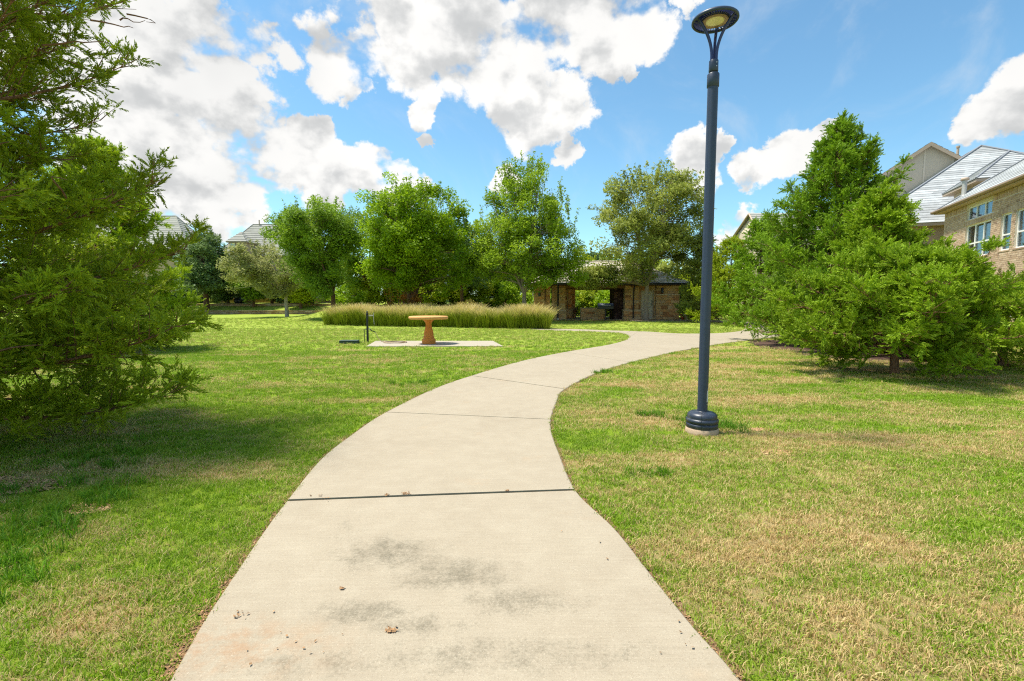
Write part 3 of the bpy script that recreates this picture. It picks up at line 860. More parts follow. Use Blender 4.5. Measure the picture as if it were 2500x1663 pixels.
def leafy_tree(name, label, cat, base, trunk_r, fork, cc, cr, nclump, nleaf, leaf, mleaf, mbark, seed, stems=4, shape='round',
               clump=0.8, spikes=0, group=None, wisps=0, droop=0.0, lean=(0, 0), elong=1.5, extra=None, kind=None, hollow=0.35):
    """cc crown centre (x,y,z) relative to the base, cr radii"""
    r = np.random.RandomState(seed)
    root = empty(name, base, label=label, cat=cat, group=group, kind=kind)
    cc = np.array(cc, float); cr = np.array(cr, float)
    # clump centres, sitting mostly near the crown's surface
    C = []
    while len(C) < nclump:
        d = r.normal(0, 1, 3); d /= np.linalg.norm(d)
        q = r.uniform(hollow**3, 1)**(1/3)
        p = d * q
        if shape == 'cone':
            h = (p[2] + 1) / 2
            k = 1.18 * (1 - h)**0.50 if h > 0.35 else 1.0
            if math.hypot(p[0], p[1]) > k: continue
        if shape == 'fan':
            h = (p[2] + 1) / 2
            if math.hypot(p[0], p[1]) > 0.45 + 0.75 * h: continue
        lump = 1 + 0.16 * math.sin(3*math.atan2(p[1], p[0]) + seed) + 0.1 * math.sin(5 * p[2] + 2*seed)
        C.append(cc + p * cr * lump * r.uniform(0.88, 1.0))
    C = np.array(C)
    if extra is not None: C = np.concatenate([C, np.array(extra, float)])
    paths = []
    top = np.array([lean[0], lean[1], fork])
    if stems != 1:
        paths.append((curve_pts((0, 0, -0.1), top, 6, 0, 0.02, r), np.linspace(trunk_r * 1.25, trunk_r * 0.85, 6)))
    # limbs
    limbs = []
    for s in range(max(stems, 1)):
        a = 2 * math.pi * s / max(stems, 1) + r.uniform(-0.5, 0.5)
        k = r.uniform(0.30, 0.55) if s else 0.1
        tgt = cc + np.array([math.cos(a) * cr[0] * k, math.sin(a) * cr[1] * k, cr[2] * r.uniform(0.25, 0.75)])
        mid = top * 0.55 + tgt * 0.45 + np.array([math.cos(a), math.sin(a), 0]) * cr[0] * 0.10
        pts = curve_pts(top - [0, 0, 0.05], tgt, 10, 0, 0.05, r, mid)
        rad = np.linspace(trunk_r * (0.62 if stems > 2 else 0.8), trunk_r * 0.10, 10)
        paths.append((pts, rad)); limbs.append((pts, rad))
    allp = np.concatenate([l[0] for l in limbs]); allr = np.concatenate([l[1] for l in limbs])
    for c in C:
        # join each clump to the nearest limb point lying below it
        d = np.linalg.norm(allp - c, axis=1) + 1.2 * np.maximum(0, allp[:, 2] - c[2] + 0.3)
        i = int(np.argmin(d))
        st = allp[i]
        mid = st * 0.5 + c * 0.5 + np.array([0, 0, 0.12 * np.linalg.norm(c - st)])
        paths.append((curve_pts(st, c, 6, 0, 0.03, r, mid), np.linspace(min(allr[i] * 0.6, trunk_r * 0.22), trunk_r * 0.03 + 0.004, 6)))
    # leaves
    per = r.dirichlet(np.ones(len(C)) * 6) * nleaf
    L = []; R = []
    for c, n in zip(C, per):
        n = int(n)
        q = r.normal(0, 1, (n, 3)); q /= np.linalg.norm(q, axis=1)[:, None] + 1e-9
        q *= (r.uniform(0.05, 1, n)**0.45)[:, None] * clump * r.uniform(0.8, 1.25)
        q[:, 2] *= 0.75
        L.append(c + q); R.append(np.clip(r.rand() * 0.55 + r.rand(n) * 0.45, 0, 1))
    for k in range(spikes):      # upright shoots that break the outline
        a = r.uniform(0, 2*math.pi); q = math.sqrt(r.rand()) * 0.9
        px, py = cc[0] + math.cos(a)*cr[0]*q, cc[1] + math.sin(a)*cr[1]*q
        zt = cc[2] + cr[2] * math.sqrt(max(0, 1 - q*q)) * 0.93 if shape != 'cone' else cc[2] + cr[2] * (1 - 2*(q/1.18)**2.0) - 0.1
        ln = r.uniform(0.4, 1.1); n = int(46 * ln)
        t = r.rand(n); ox, oy = r.normal(0, 0.18, 2)
        L.append(np.stack([px + ox*t + r.normal(0, 0.07, n), py + oy*t + r.normal(0, 0.07, n), zt - 0.4 + t*(ln + 0.4)], 1)); R.append(0.2 + 0.5*r.rand(n))
        paths.append((np.array([[px, py, zt - 0.6], [px + ox*0.5, py + oy*0.5, zt + ln*0.4], [px + ox, py + oy, zt + ln*0.95]]), np.array([0.012, 0.008, 0.003])))
    for k in range(wisps):       # thin arching twigs with few leaves
        a = r.uniform(0, 2*math.pi); q = 0.75 + 0.3*r.rand(); e = r.uniform(0.1, 1.35)
        d = np.array([math.cos(a)*math.cos(e), math.sin(a)*math.cos(e), math.sin(e)])
        s = cc + d * cr * q * 0.8; en = cc + d * cr * (q * 1.0) + d * r.uniform(0.3, 0.9) + [0, 0, r.uniform(-0.1, 0.2)]
        pts = curve_pts(s, en, 7, 0.12, 0.03, r)
        paths.append((pts, np.linspace(0.012, 0.003, 7)))
        n = 40; t = r.rand(n); idx = np.clip((t*6).astype(int), 0, 5); fr = (t*6 - idx)[:, None]
        L.append(pts[idx]*(1-fr) + pts[idx+1]*fr + r.normal(0, 0.07, (n, 3))); R.append(r.rand(n))
    L = np.concatenate(L); R = np.concatenate(R)
    V, Fc = leaves_np(L, leaf, r, droop, elong)
    link('crown', mesh_np('crown', V, Fc, {'rnd': np.repeat(R, 3), 'tip': np.zeros(len(V))}), mleaf, root)
    V, Fc = tube_np(paths, 6)
    link('trunk', mesh_np('trunk', V, Fc, smooth=True), mbark, root)
    return root

def spray_template(ntw, seed, wid=0.045):
    """one plume of scale foliage, axis along +X, length 1"""
    r = np.random.RandomState(seed)
    V = []; Fc = []; T = []
    for i in range(ntw):
        f = (i + 0.5) / ntw
        x0 = 0.02 + 0.86 * f
        side = r.uniform(0, 2*math.pi)
        open_ = r.uniform(0.5, 0.95)
        ln = (0.40 * (1 - 0.55 * f)) * r.uniform(0.7, 1.2)
        d = np.array([math.cos(open_), math.sin(open_)*math.cos(side), math.sin(open_)*math.sin(side)*0.6])
        p0 = np.array([x0, 0, 0]); p1 = p0 + d * ln * 0.55 + [0, 0, 0.02]; p2 = p0 + d * ln + np.array([0.10*ln, 0, 0.06*ln])
        s = np.cross(d, r.normal(0, 1, 3)); s /= np.linalg.norm(s) + 1e-9
        wd = wid * r.uniform(0.7, 1.3)
        b = len(V)
        V += [p0 * .75 + p1 * .25 - s*wd, p0 * .5 + p1 * .5 + s*wd, p2]
        Fc += [(b, b+1, b+2)]
        T += [0.15, 0.25, 1.0]
    b = len(V)      # the leader
    V += [np.array([0.0, -0.02, 0]), np.array([0.0, 0.02, 0]), np.array([1.0, 0, 0.05])]
    Fc += [(b, b+1, b+2)]; T += [0.1, 0.1, 1.0]
    return np.array(V), np.array(Fc), np.array(T)

def put_sprays(Pn, D, sc, tmpl, r, rnd):
    n = len(Pn)
    D = D / (np.linalg.norm(D, axis=1)[:, None] + 1e-9)
    refz = np.tile(np.array([0, 0, 1.0]), (n, 1)) + r.normal(0, 0.35, (n, 3))
    Yv = np.cross(refz, D); Yv /= np.linalg.norm(Yv, axis=1)[:, None] + 1e-9
    Zv = np.cross(D, Yv)
    Rm = np.stack([D, Yv, Zv], 2) * sc[:, None, None]
    Vs, Fs, Rr, Tt = [], [], [], []
    base = 0
    pick = r.randint(0, len(tmpl), n)
    for k, (tv, tf, tt) in enumerate(tmpl):
        s = np.where(pick == k)[0]
        if not len(s): continue
        v = np.einsum('nij,mj->nmi', Rm[s], tv) + Pn[s][:, None, :]
        f = tf[None] + (np.arange(len(s)) * len(tv))[:, None, None] + base
        Vs.append(v.reshape(-1, 3)); Fs.append(f.reshape(-1, 3))
        Rr.append(np.repeat(rnd[s], len(tv))); Tt.append(np.tile(tt, len(s)))
        base += len(s) * len(tv)
    return np.concatenate(Vs), np.concatenate(Fs), np.concatenate(Rr), np.concatenate(Tt)

TM_LO = [spray_template(14, s, 0.060) for s in (1, 2, 3)]
TM_MID = [spray_template(19, s, 0.055) for s in (4, 5, 6)]
TM_HI = [spray_template(25, s, 0.042) for s in (7, 8, 9)]
TM_FAR = [spray_template(10, s, 0.075) for s in (10, 11)]

def juniper(name, label, base, h, R, prof, nb, nspray, slen, tmpl, mleaf, mbark, seed, trunk_r=0.12, low=0.15, e0=0.15, e1=0.85, lean=(0, 0),
            group=None, arms=None, azr=None, twig=True, cat='juniper', dead=0, trunk_vis=0.0, upsweep=0.5, irregular=0.25, subd=10, gin=0.25, thin=0.0, jit=0.5):
    r = np.random.RandomState(seed)
    root = empty(name, base, label=label, cat=cat, group=group)
    paths = []
    tr = curve_pts((0, 0, -0.1), (lean[0], lean[1], h * 0.985), 14, 0, 0.03, r)
    paths.append((tr, np.linspace(trunk_r, 0.01, 14)))
    Pp, Dd, Ss, Rr = [], [], [], []
    prim = []
    for i in range(nb):
        t = ((i + 0.5) / nb)**0.9
        z = low + t * (h - low) * 0.93
        L = R * prof(t) * (1 + r.uniform(-irregular, irregular))
        az = i * 2.39996 + r.uniform(-0.4, 0.4)
        if azr is not None: az = azr[0] + (az % (2*math.pi)) / (2*math.pi) * (azr[1] - azr[0])
        el = e0 + (e1 - e0) * t + r.uniform(-0.12, 0.12)
        prim.append((z, L, az, el))
    for a in (arms or []): prim.append(a)
    tot = sum(p[1] for p in prim)
    for z, L, az, el in prim:
        f = np.clip(z / (h * 0.985), 0, 1)
        st = np.array([lean[0] * f, lean[1] * f, z])
        n = 9; s = np.linspace(0, 1, n)
        ce = el + upsweep * (s - 0.35)
        azs = az + np.cumsum(r.normal(0, 0.05, n))
        step = L / (n - 1)
        dirs = np.stack([np.cos(azs)*np.cos(ce), np.sin(azs)*np.cos(ce), np.sin(ce)], 1)
        pts = np.concatenate([[st], st + np.cumsum(dirs[:-1] * step, axis=0)])
        pts[:, 2] = np.maximum(pts[:, 2], 0.07)
        r0 = min(trunk_r * 0.5, 0.008 + 0.009 * L)
        paths.append((pts, np.linspace(r0, 0.003, n)))
        ns = int(nspray * L / tot * (1 + thin * (0.5 - z / h)))
        nsub = max(4, int(L * subd))
        sub = []
        for k in range(nsub):
            g = gin + (1 - gin) * (k + r.rand()) / nsub
            x = g * (n - 1); i0 = min(int(x), n - 2); fr = x - i0
            p = pts[i0]*(1-fr) + pts[i0+1]*fr; d = dirs[i0]
            sd = 1 if k % 2 else -1
            up_ = r.normal(0.15, 0.45)
            lat = np.cross(d, [0, 0, 1.0]); lat /= np.linalg.norm(lat) + 1e-9
            dd = d * r.uniform(0.6, 1.0) + lat * sd * r.uniform(0.4, 1.0) + np.array([0, 0, up_])
            dd /= np.linalg.norm(dd)
            ln = (0.14 + 0.34 * L * (1 - g) * 0.8 + 0.05 * L) * r.uniform(0.6, 1.25)
            ln = min(ln, 0.75)
            e = p + dd * ln + np.array([0, 0, 0.12 * ln])
            if e[2] < 0.06: e[2] = 0.06 + 0.1 * r.rand()
            sub.append((p, e, ln))
            if twig: paths.append((np.array([p, p*0.5 + e*0.5 + [0, 0, 0.02*ln], e]), np.array([0.0040, 0.0028, 0.0012]) * (1 + 0.3*L)))
        w_ = np.array([q[2] for q in sub]) + 0.1; w_ /= w_.sum()
        cnt = r.multinomial(max(ns, 1), w_)
        tone = r.rand()
        for (p, e, ln), c in zip(sub, cnt):
            if c == 0: continue
            # tertiary plumes leave the branchlet, the sprays sit on those
            nt = max(1, int(round(ln * 11)))
            tp = r.rand(nt)**0.75; a0 = p[None]*(1 - tp[:, None]) + e[None]*tp[:, None]
            td = (e - p)[None] / ln * r.uniform(.5, 1, nt)[:, None] + r.normal(0, 0.55, (nt, 3)) + np.array([0, 0, 0.22])
            td /= np.linalg.norm(td, axis=1)[:, None]
            tl = (0.06 + 0.30 * ln * (1.15 - tp)) * r.uniform(.6, 1.2, nt)
            k3 = r.randint(0, nt, c); t2 = r.rand(c)
            q = a0[k3] + td[k3] * (tl[k3] * t2)[:, None]
            d = td[k3] + r.normal(0, jit, (c, 3))
            Pp.append(q + r.normal(0, 0.012, (c, 3))); Dd.append(d)
            Ss.append(slen * r.uniform(0.6, 1.25, c)); Rr.append(np.clip(0.30 * tone + 0.25 * r.rand() + 0.45 * r.rand(c), 0, 1))
    # leader
    n = max(20, int(nspray * 0.012)); t2 = r.rand(n)
    q = tr[-4][None]*(1 - t2[:, None]) + tr[-1][None]*t2[:, None]
    Pp.append(q); Dd.append(r.normal(0, 0.5, (n, 3)) + [0, 0, 1.0]); Ss.append(slen * r.uniform(0.6, 1.2, n)); Rr.append(r.rand(n))
    V, Fc, Ra, Ti = put_sprays(np.concatenate(Pp), np.concatenate(Dd), np.concatenate(Ss), tmpl, r, np.concatenate(Rr))
    V[:, 2] = np.maximum(V[:, 2], 0.012 + 0.02 * np.abs(np.sin(V[:, 0] * 91.7)))
    link('crown', mesh_np('crown', V, Fc, {'rnd': Ra, 'tip': Ti}), mleaf, root)
    for k in range(dead):        # bare pale twigs showing in the foliage
        z, L, az, el = prim[r.randint(len(prim))]
        az += r.uniform(-0.3, 0.3)
        s = np.array([math.cos(az)*L*0.7, math.sin(az)*L*0.7, z + 0.7*L*math.sin(el)]); e = s + np.array([math.cos(az + r.uniform(-1, 1)), math.sin(az + r.uniform(-1, 1)), r.uniform(-0.2, 0.5)]) * r.uniform(0.2, 0.55)
        paths.append((curve_pts(s, e, 6, 0.04, 0.03, r), np.linspace(0.011, 0.003, 6)))
    V, Fc = tube_np(paths, 5)
    link('trunk', mesh_np('trunk', V, Fc, smooth=True), mbark, root)
    return root

def zat(x, y, v):
    """height of a point above (x, y) that the survey shows on row v"""
    k = -(v - CY) / F_PX; c, s = math.cos(PITCH), math.sin(PITCH)
    return EYE + y * (k * c - s) / (c + k * s)

def under(o, root):
    o.parent = root; o.location = Vector(o.location) - Vector(root.location)
    return o

def roof_face(mb, A, B, C, D, n, lift=0.03, rnd=None):
    """stepped shingle courses between the eave A-B and the top edge D-C"""
    A, B, C, D = map(Vector, (A, B, C, D))
    nr = (B - A).cross(D - A)
    if nr.length < 1e-6: nr = (B - A).cross(C - A)
    nr.normalize()
    if nr.z < 0: nr = -nr
    for i in range(n):
        t0, t1 = i / n, (i + 1) / n
        a0, b0 = A.lerp(D, t0), B.lerp(C, t0); a1, b1 = A.lerp(D, t1), B.lerp(C, t1)
        m_ = max(1, int((b0 - a0).length / 1.1))
        for k in range(m_):
            q0, q1 = k / m_, (k + 1) / m_
            l0, r0 = a0.lerp(b0, q0), a0.lerp(b0, q1); l1, r1 = a1.lerp(b1, q0), a1.lerp(b1, q1)
            f = random.random()
            mb.add([l0, r0, l0 + nr*lift, r0 + nr*lift, r1 + nr*0.004, l1 + nr*0.004], [(0,1,3,2), (2,3,4,5)], f if rnd is None else rnd)

def unit_stone(name, seed, bev=0.06):
    r = random.Random(seed); b = bev
    vs = []
    for z in (0, 1):
        for (x, y) in ((0,0),(1,0),(1,1),(0,1)):
            vs.append((x + r.uniform(-0.02, 0.02), y, z + r.uniform(-0.03, 0.03)))
    # front face (y=0) pulled in at its rim
    f = [0, 1, 5, 4]
    front = []
    for i in f:
        x, y, z = vs[i]
        front.append((x + (b*0.6 if x < 0.5 else -b*0.6), -0.12 - r.uniform(0, 0.15), z + (b if z < 0.5 else -b)))
    vs += front
    fs = [(8,9,10,11), (0,1,9,8), (1,5,10,9), (5,4,11,10), (4,0,8,11), (1,2,6,5), (2,3,7,6), (3,0,4,7), (4,5,6,7), (3,2,1,0)]
    me = bpy.data.meshes.new(name); me.from_pydata(vs, [], fs); me.update()
    return me
STONE_MESH = {}
def stones(mat, key):
    if key not in STONE_MESH:
        L_ = []
        for s in range(5):
            me = unit_stone('stone', s * 7 + 1); me.materials.append(mat); L_.append(me)
        STONE_MESH[key] = L_
    return STONE_MESH[key]

def lay_stones(parent, key, mat, x0, x1, z0, z1, y, rng, hmin=0.16, hmax=0.28, lmin=0.25, lmax=0.62, proud=0.03, gap=0.012, rot=0.0, origin=None, name='stone'):
    """coursed masonry facing -y (before rot about Z at origin)"""
    z = z0; n = 0
    while z < z1 - 0.02:
        h = rng.uniform(hmin, hmax)
        if z + h > z1 - hmin * 0.6: h = z1 - z
        x = x0
        while x < x1 - 0.01:
            l = rng.uniform(lmin, lmax)
            if x + l > x1 - lmin * 0.6: l = x1 - x
            o = bpy.data.objects.new(name, rng.choice(stones(mat, key)))
            COL.objects.link(o)
            o.scale = (l - gap, proud * 2, h - gap)
            p = Vector((x + gap/2, y - proud * rng.uniform(0.8, 1.1), z + gap/2))
            if rot:
                c, s = math.cos(rot), math.sin(rot); q = p - Vector(origin)
                p = Vector(origin) + Vector((q.x*c - q.y*s, q.x*s + q.y*c, q.z))
                o.rotation_euler = (0, 0, rot)
            o.parent = parent; o.location = p - Vector(parent.location)
            x += l; n += 1
        z += h
    return n

# ================================================================== PAVILION
def pavilion():
    rng = random.Random(11)
    PX = lambda X: 1.695 + 0.00575 * X
    PZ = lambda Y: 3.41 - 0.00575 * Y
    root = empty('picnic_pavilion', (7.8, 40.0, 0.0), label='open stone picnic pavilion with grey shingle roof and navy gutters behind the trees', cat='pavilion')
    def part(name, mb, mat, **kw): return under(mb.build(name, mat, None, **kw), root)
    mb = MB(); mb.box((1.6, 39.75, -0.1), (14.3, 46.6, 0.03)); part('floor_slab', mb, M['pad'])
    def pier(x0, x1, y0, y1, z0, z1, mat='stone', sides=True, hm=(0.16, 0.28), lm=(0.25, 0.62)):
        mb = MB(); mb.box((x0 + .02, y0 + .02, z0), (x1 - .02, y1 - .02, z1)); part('pier_core', mb, M['mortar'])
        lay_stones(root, mat, M[mat], x0, x1, z0, z1, y0 + .02, rng, hm[0], hm[1], lm[0], lm[1])
    def sidestones(x, y0, y1, z0, z1, face, mat='stone'):
        # masonry on a return wall; face +1 looks to +x, -1 to -x
        if face < 0:
            lay_stones(root, mat, M[mat], 0, y1 - y0, z0, z1, 0, rng, rot=RAD(-90), origin=(0, 0, 0)) if False else None
        n0 = len(root.children)
        z = z0
        while z < z1 - 0.02:
            h = rng.uniform(0.2, 0.32)
            if z + h > z1 - .1: h = z1 - z
            y = y0
            while y < y1 - .01:
                l = rng.uniform(.3, .6)
                if y + l > y1 - .15: l = y1 - y
                o = bpy.data.objects.new('stone', rng.choice(stones(M[mat], mat))); COL.objects.link(o)
                o.scale = (l - .012, .05, h - .012)
                if face > 0: o.rotation_euler = (0, 0, RAD(90)); p = Vector((x + .025, y + .006, z + .006))
                else: o.rotation_euler = (0, 0, RAD(-90)); p = Vector((x - .025, y + l - .006, z + .006))
                o.parent = root; o.location = p - Vector(root.location)
                y += l
            z += h
    # left pier with its lamp and the pier beside the big downspout
    pier(PX(20), PX(255), 40.0, 40.9, 0.03, 2.82, 'warmstone')
    pier(PX(278), PX(470), 40.1, 40.9, 0.72, 2.82)
    pier(PX(262), PX(478), 39.92, 41.0, 0.03, 0.70)
    sidestones(PX(478), 39.95, 41.0, 0.03, 0.70, 1); sidestones(PX(470), 40.1, 40.9, 0.76, 2.8, 1)
    # columns going back along the left side
    for i, (X0, X1, y) in enumerate(((500, 540, 42.2), (548, 588, 44.4))):
        x0 = (1300 + .1697 * X0 - 1250) / 1180 * y; x1 = x0 + 0.42
        pier(x0, x1, y, y + .5, 0.80, 2.6, 'warmstone'); pier(x0 - .08, x1 + .08, y - .08, y + .58, 0.03, 0.76)
        mb = MB(); mb.bbox((x0 - .12, y - .13, 0.76), (x1 + .12, y + .62, 0.84), .015); part('ledge', mb, M['coping'])
        mb = MB(); mb.tube([(x0 + .02, y - .06, 2.6), (x0 + .02, y - .06, .1)], .035, 6); part('downspout', mb, M['brownpipe'])
    # counter
    pier(PX(705), PX(1070), 40.35, 41.0, 0.03, 0.93, 'stone')
    mb = MB(); mb.bbox((PX(700), 40.3, .93), (PX(1075), 41.05, .985), .012); part('counter_top', mb, M['coping'])
    # chimney of dark stone
    xa, xb = PX(1190), PX(1322)
    mb = MB(); mb.box((xa, 40.62, 0.03), (xb, 42.4, 3.0)); part('chimney_core', mb, M['darkstone'])
    lay_stones(root, 'darkstone', M['darkstone'], xa, xb, 0.03, 2.8, 40.62, rng, .14, .22, .18, .4)
    # right pier with a wider foot
    pier(PX(1325), PX(1525), 40.05, 41.2, 0.80, 2.82); pier(PX(1306), PX(1548), 39.92, 41.3, 0.03, 0.74)
    for a, b in ((PX(1296), PX(1558)), (PX(255), PX(486))):
        mb = MB(); mb.bbox((a, 39.86, .74 if a > 5 else .70), (b, 41.3, .84 if a > 5 else .78), .02); part('ledge', mb, M['coping'])
    # recessed wall, door, store room
    pier(PX(1525), PX(1575), 40.5, 40.9, .03, 2.82)
    mb = MB(); mb.box((PX(1575), 40.55, 2.42), (PX(1782), 40.9, 2.82)); part('pier_core', mb, M['mortar'])
    lay_stones(root, 'stone', M['stone'], PX(1575), PX(1782), 2.42, 2.82, 40.57, rng, .18, .22)
    pier(PX(1782), PX(2100), 40.16, 42.5, 2.12, 2.82); pier(PX(1778), PX(2104), 40.05, 42.5, .03, 2.02)
    mb = MB(); mb.bbox((PX(1775), 39.99, 2.02), (PX(2114), 42.5, 2.12), .02); part('ledge', mb, M['coping'])
    sidestones(PX(2104), 40.05, 42.5, .03, 2.0, 1)
    dr = MB(); dr.box((PX(1587), 40.60, .03), (PX(1748), 40.65, 2.36)); dr = part('door', dr, M['door'])
    mb = MB()
    mb.box((PX(1575), 40.53, .03), (PX(1586), 40.66, 2.42)); mb.box((PX(1749), 40.53, .03), (PX(1762), 40.66, 2.42)); mb.box((PX(1586), 40.53, 2.365), (PX(1749), 40.66, 2.42))
    part('door_frame', mb, M['coping'])
    mb = MB(); mb.box((PX(1738), 40.54, 1.16), (PX(1746), 40.60, 1.62)); h_ = mb.build('handle', M['black'], dr); h_.location = (0, 0, 0)
    pier(PX(1762), PX(1780), 40.4, 41, .03, 2.42)
    # back wall stub of the store, back posts
    mb = MB(); mb.box((PX(1330), 44.2, .03), (PX(2104), 44.6, 2.8)); part('rear_partition', mb, M['mortar'])
    for xx in (4.9, 9.9):
        pier(xx, xx + .55, 46.0, 46.5, .03, 2.8)
    # timber ceiling and beams seen from below
    mb = MB(); mb.box((1.75, 40.2, 2.83), (13.95, 46.4, 2.90)); part('ceiling', mb, M['wood'])
    for y in (41.2, 42.6, 44.0, 45.4, 46.25):
        mb = MB(); mb.box((4.4, y, 2.60), (9.4, y + .14, 2.828)); part('beam', mb, M['wood'])
    mb = MB(); mb.box((3.1, 40.12, 2.60), (9.6, 40.34, 2.825)); part('beam', mb, M['wood'])
    # roof: hip
    x0, x1, y0, y1, ze, zr = 1.35, 14.35, 39.35, 47.0, 3.0, 5.0
    h = (y1 - y0) / 2; ya = y0 + h
    A, B, C, D = (x0, y0, ze), (x1, y0, ze), (x1, y1, ze), (x0, y1, ze)
    R0, R1 = (x0 + h, ya, zr), (x1 - h, ya, zr)
    mb = MB()
    roof_face(mb, A, B, R1, R0, 17, .035); roof_face(mb, B, C, R1, R1, 17, .035); roof_face(mb, D, A, R0, R0, 17, .035); roof_face(mb, C, D, R0, R1, 17, .035)
    part('roof_shingles', mb, M['shingle'], kind='stuff')
    mb = MB(); mb.box((x0 + .05, y0 + .05, ze - .10), (x1 - .05, y1 - .05, ze - .01)); part('roof_soffit', mb, M['wood'])
    g = MB(); g.box((x0 - .06, y0 - .12, ze - .14), (x1 + .06, y0 - .0, ze + .02)); g.box((x0 - .12, y0 - .12, ze - .14), (x0 - .061, y1, ze + .02)); g.box((x1 + .061, y0 - .12, ze - .14), (x1 + .12, y1, ze + .02))
    part('gutter', g, M['navy'])
    mb = MB(); 
    for a, b in ((A, R0), (B, R1), (R0, R1)): mb.tube([Vector(a) + Vector((0,0,.03)), Vector(b) + Vector((0,0,.05))], .06, 5)
    part('ridge_cap', mb, M['shingle'])
    for X, r in ((362, .085), (1440, .065)):
        mb = MB(); x = PX(X)
        mb.tube([(x - (.08 if X < 500 else 0), 39.42, 2.9), (x - .02, 39.6, 2.6), (x, 39.80, 2.2), (x, 39.80, .12)], r * .8, 8)
        d = part('downspout', mb, M['navy'])
        mb = MB(); mb.box((x - .06, 39.70, .03), (x + .06, 39.84, .12)); mb.build('shoe', M['bolt'], d).location = (0, 0, 0)
    mb = MB(); mb.tube([(PX(2150), 39.45, 2.88), (PX(2146), 39.6, 2.72), (PX(2116), 39.95, 2.5), (PX(2122), 39.96, .08)], .035, 6); part('downspout', mb, M['black'])
    for X in (180,):
        mb = MB(); mb.tube([(PX(X), 39.9, 2.75), (PX(X), 39.9, .7)], .035, 6); part('downspout', mb, M['brownpipe'])
    for X, Y0, Y1 in ((98, 186, 256), (1860, 138, 216)):
        mb = MB(); mb.lathe([(.085, 0), (.1, .03), (.1, (Y1-Y0)*.00575 - .03), (.085, (Y1-Y0)*.00575)], (PX(X), 39.83 if X < 500 else 40.0, PZ(Y1)), 12)
        part('wall_lamp', mb, M['pole'])
    mb = MB(); mb.box((PX(-2), 40.3, PZ(255)), (PX(14), 40.5, PZ(180))); part('meter_box', mb, M['whitepaint'])
pavilion()

def copy_tree(o, parent=None):
    c = o.copy(); COL.objects.link(c); c.parent = parent
    for ch in list(o.children):
        copy_tree(ch, c)
    return c

def park_grill():
    root = empty('pedestal_grill', (7.52, 39.0, 0), label='dark park barbecue grill on a post in front of the stone counter', cat='grill')
    mb = MB(); mb.tube([(0, 0, -.05), (0, 0, .90)], .055, 8); mb.build('post', M['black'], root)
    mb = MB(); mb.bbox((-.60, -.28, .90), (.60, .28, 1.13), .02); mb.build('firebox', M['black'], root)
    mb = MB()
    vs = []; n = 8
    for x in (-.60, .60):
        for k in range(n + 1):
            a = math.pi * k / n
            vs.append((x, -math.cos(a) * .28, 1.135 + math.sin(a) * .24))
    fs = [(k, k+1, n+2+k, n+1+k) for k in range(n)] + [tuple(range(n, -1, -1)), tuple(range(n+1, 2*n+2))]
    mb.add(vs, fs, 0, True); hd = mb.build('hood', M['pole'], root)
    mb = MB(); mb.tube([(-.35, -.33, 1.2), (.35, -.33, 1.2)], .015, 6); mb.build('handle', M['bolt'], hd)
park_grill()

def patio_chair():
    root = empty('patio_chair', (5.55, 41.4, .03), rz=RAD(20), label='dark slatted patio chair on the left side of the stone counter', cat='chair', group='patio chairs in the pavilion')
    mb = MB(); mb.bbox((-.25, -.24, .42), (.25, .24, .46), .01); mb.build('seat', M['brownpipe'], root)
    for sx in (-1, 1):
        for sy in (-1, 1):
            mb = MB(); mb.tube([(sx*.23, sy*.22, 0), (sx*.22, sy*.21, .42)], .018, 6); mb.build('leg', M['black'], root)
    mb = MB()
    for sx in (-1, 1): mb.tube([(sx*.23, .23, .45), (sx*.24, .33, 1.08)], .018, 6)
    mb.tube([(-.24, .33, 1.08), (.24, .33, 1.08)], .018, 6); mb.build('back_frame', M['black'], root)
    for k in range(5):
        mb = MB(); z = .55 + k * .10; y = .245 + (z - .45) * .158
        mb.box((-.22, y - .008, z), (.22, y + .008, z + .06)); mb.build('slat', M['brownpipe'], root)
    return root
ch = patio_chair()
for loc, rz, lab in (((8.05, 41.3, .03), -25, 'dark slatted patio chair between the stone counter and the dark chimney'), ((5.0, 42.6, .03), 95, 'low dark patio chair beside the receding stone columns')):
    c = copy_tree(ch); c.location = loc; c.rotation_euler = (0, 0, RAD(rz)); c['label'] = lab

def sandwich_board():
    root = empty('folding_sign', (14.0, 39.6, 0.0), label='small red and white folding board leaning by the right corner of the pavilion', cat='sign')
    mb = MB(); M_ = Matrix.Rotation(RAD(-16), 4, 'Y')
    mb.box((-.02, -.2, .02), (.0, .2, .5), 0, M_); mb.build('front_panel', M['redpaint'], root)
    mb = MB(); M2 = Matrix.Translation((.02, 0, 0)) @ Matrix.Rotation(RAD(-24), 4, 'Y') 
    mb = MB(); mb.box((0, -.2, 0), (.02, .2, .5), 0, Matrix.Translation((.30, 0, .02)) @ Matrix.Rotation(RAD(-24), 4, 'Y')); mb.build('rear_panel', M['whitepaint'], root)
sandwich_board()

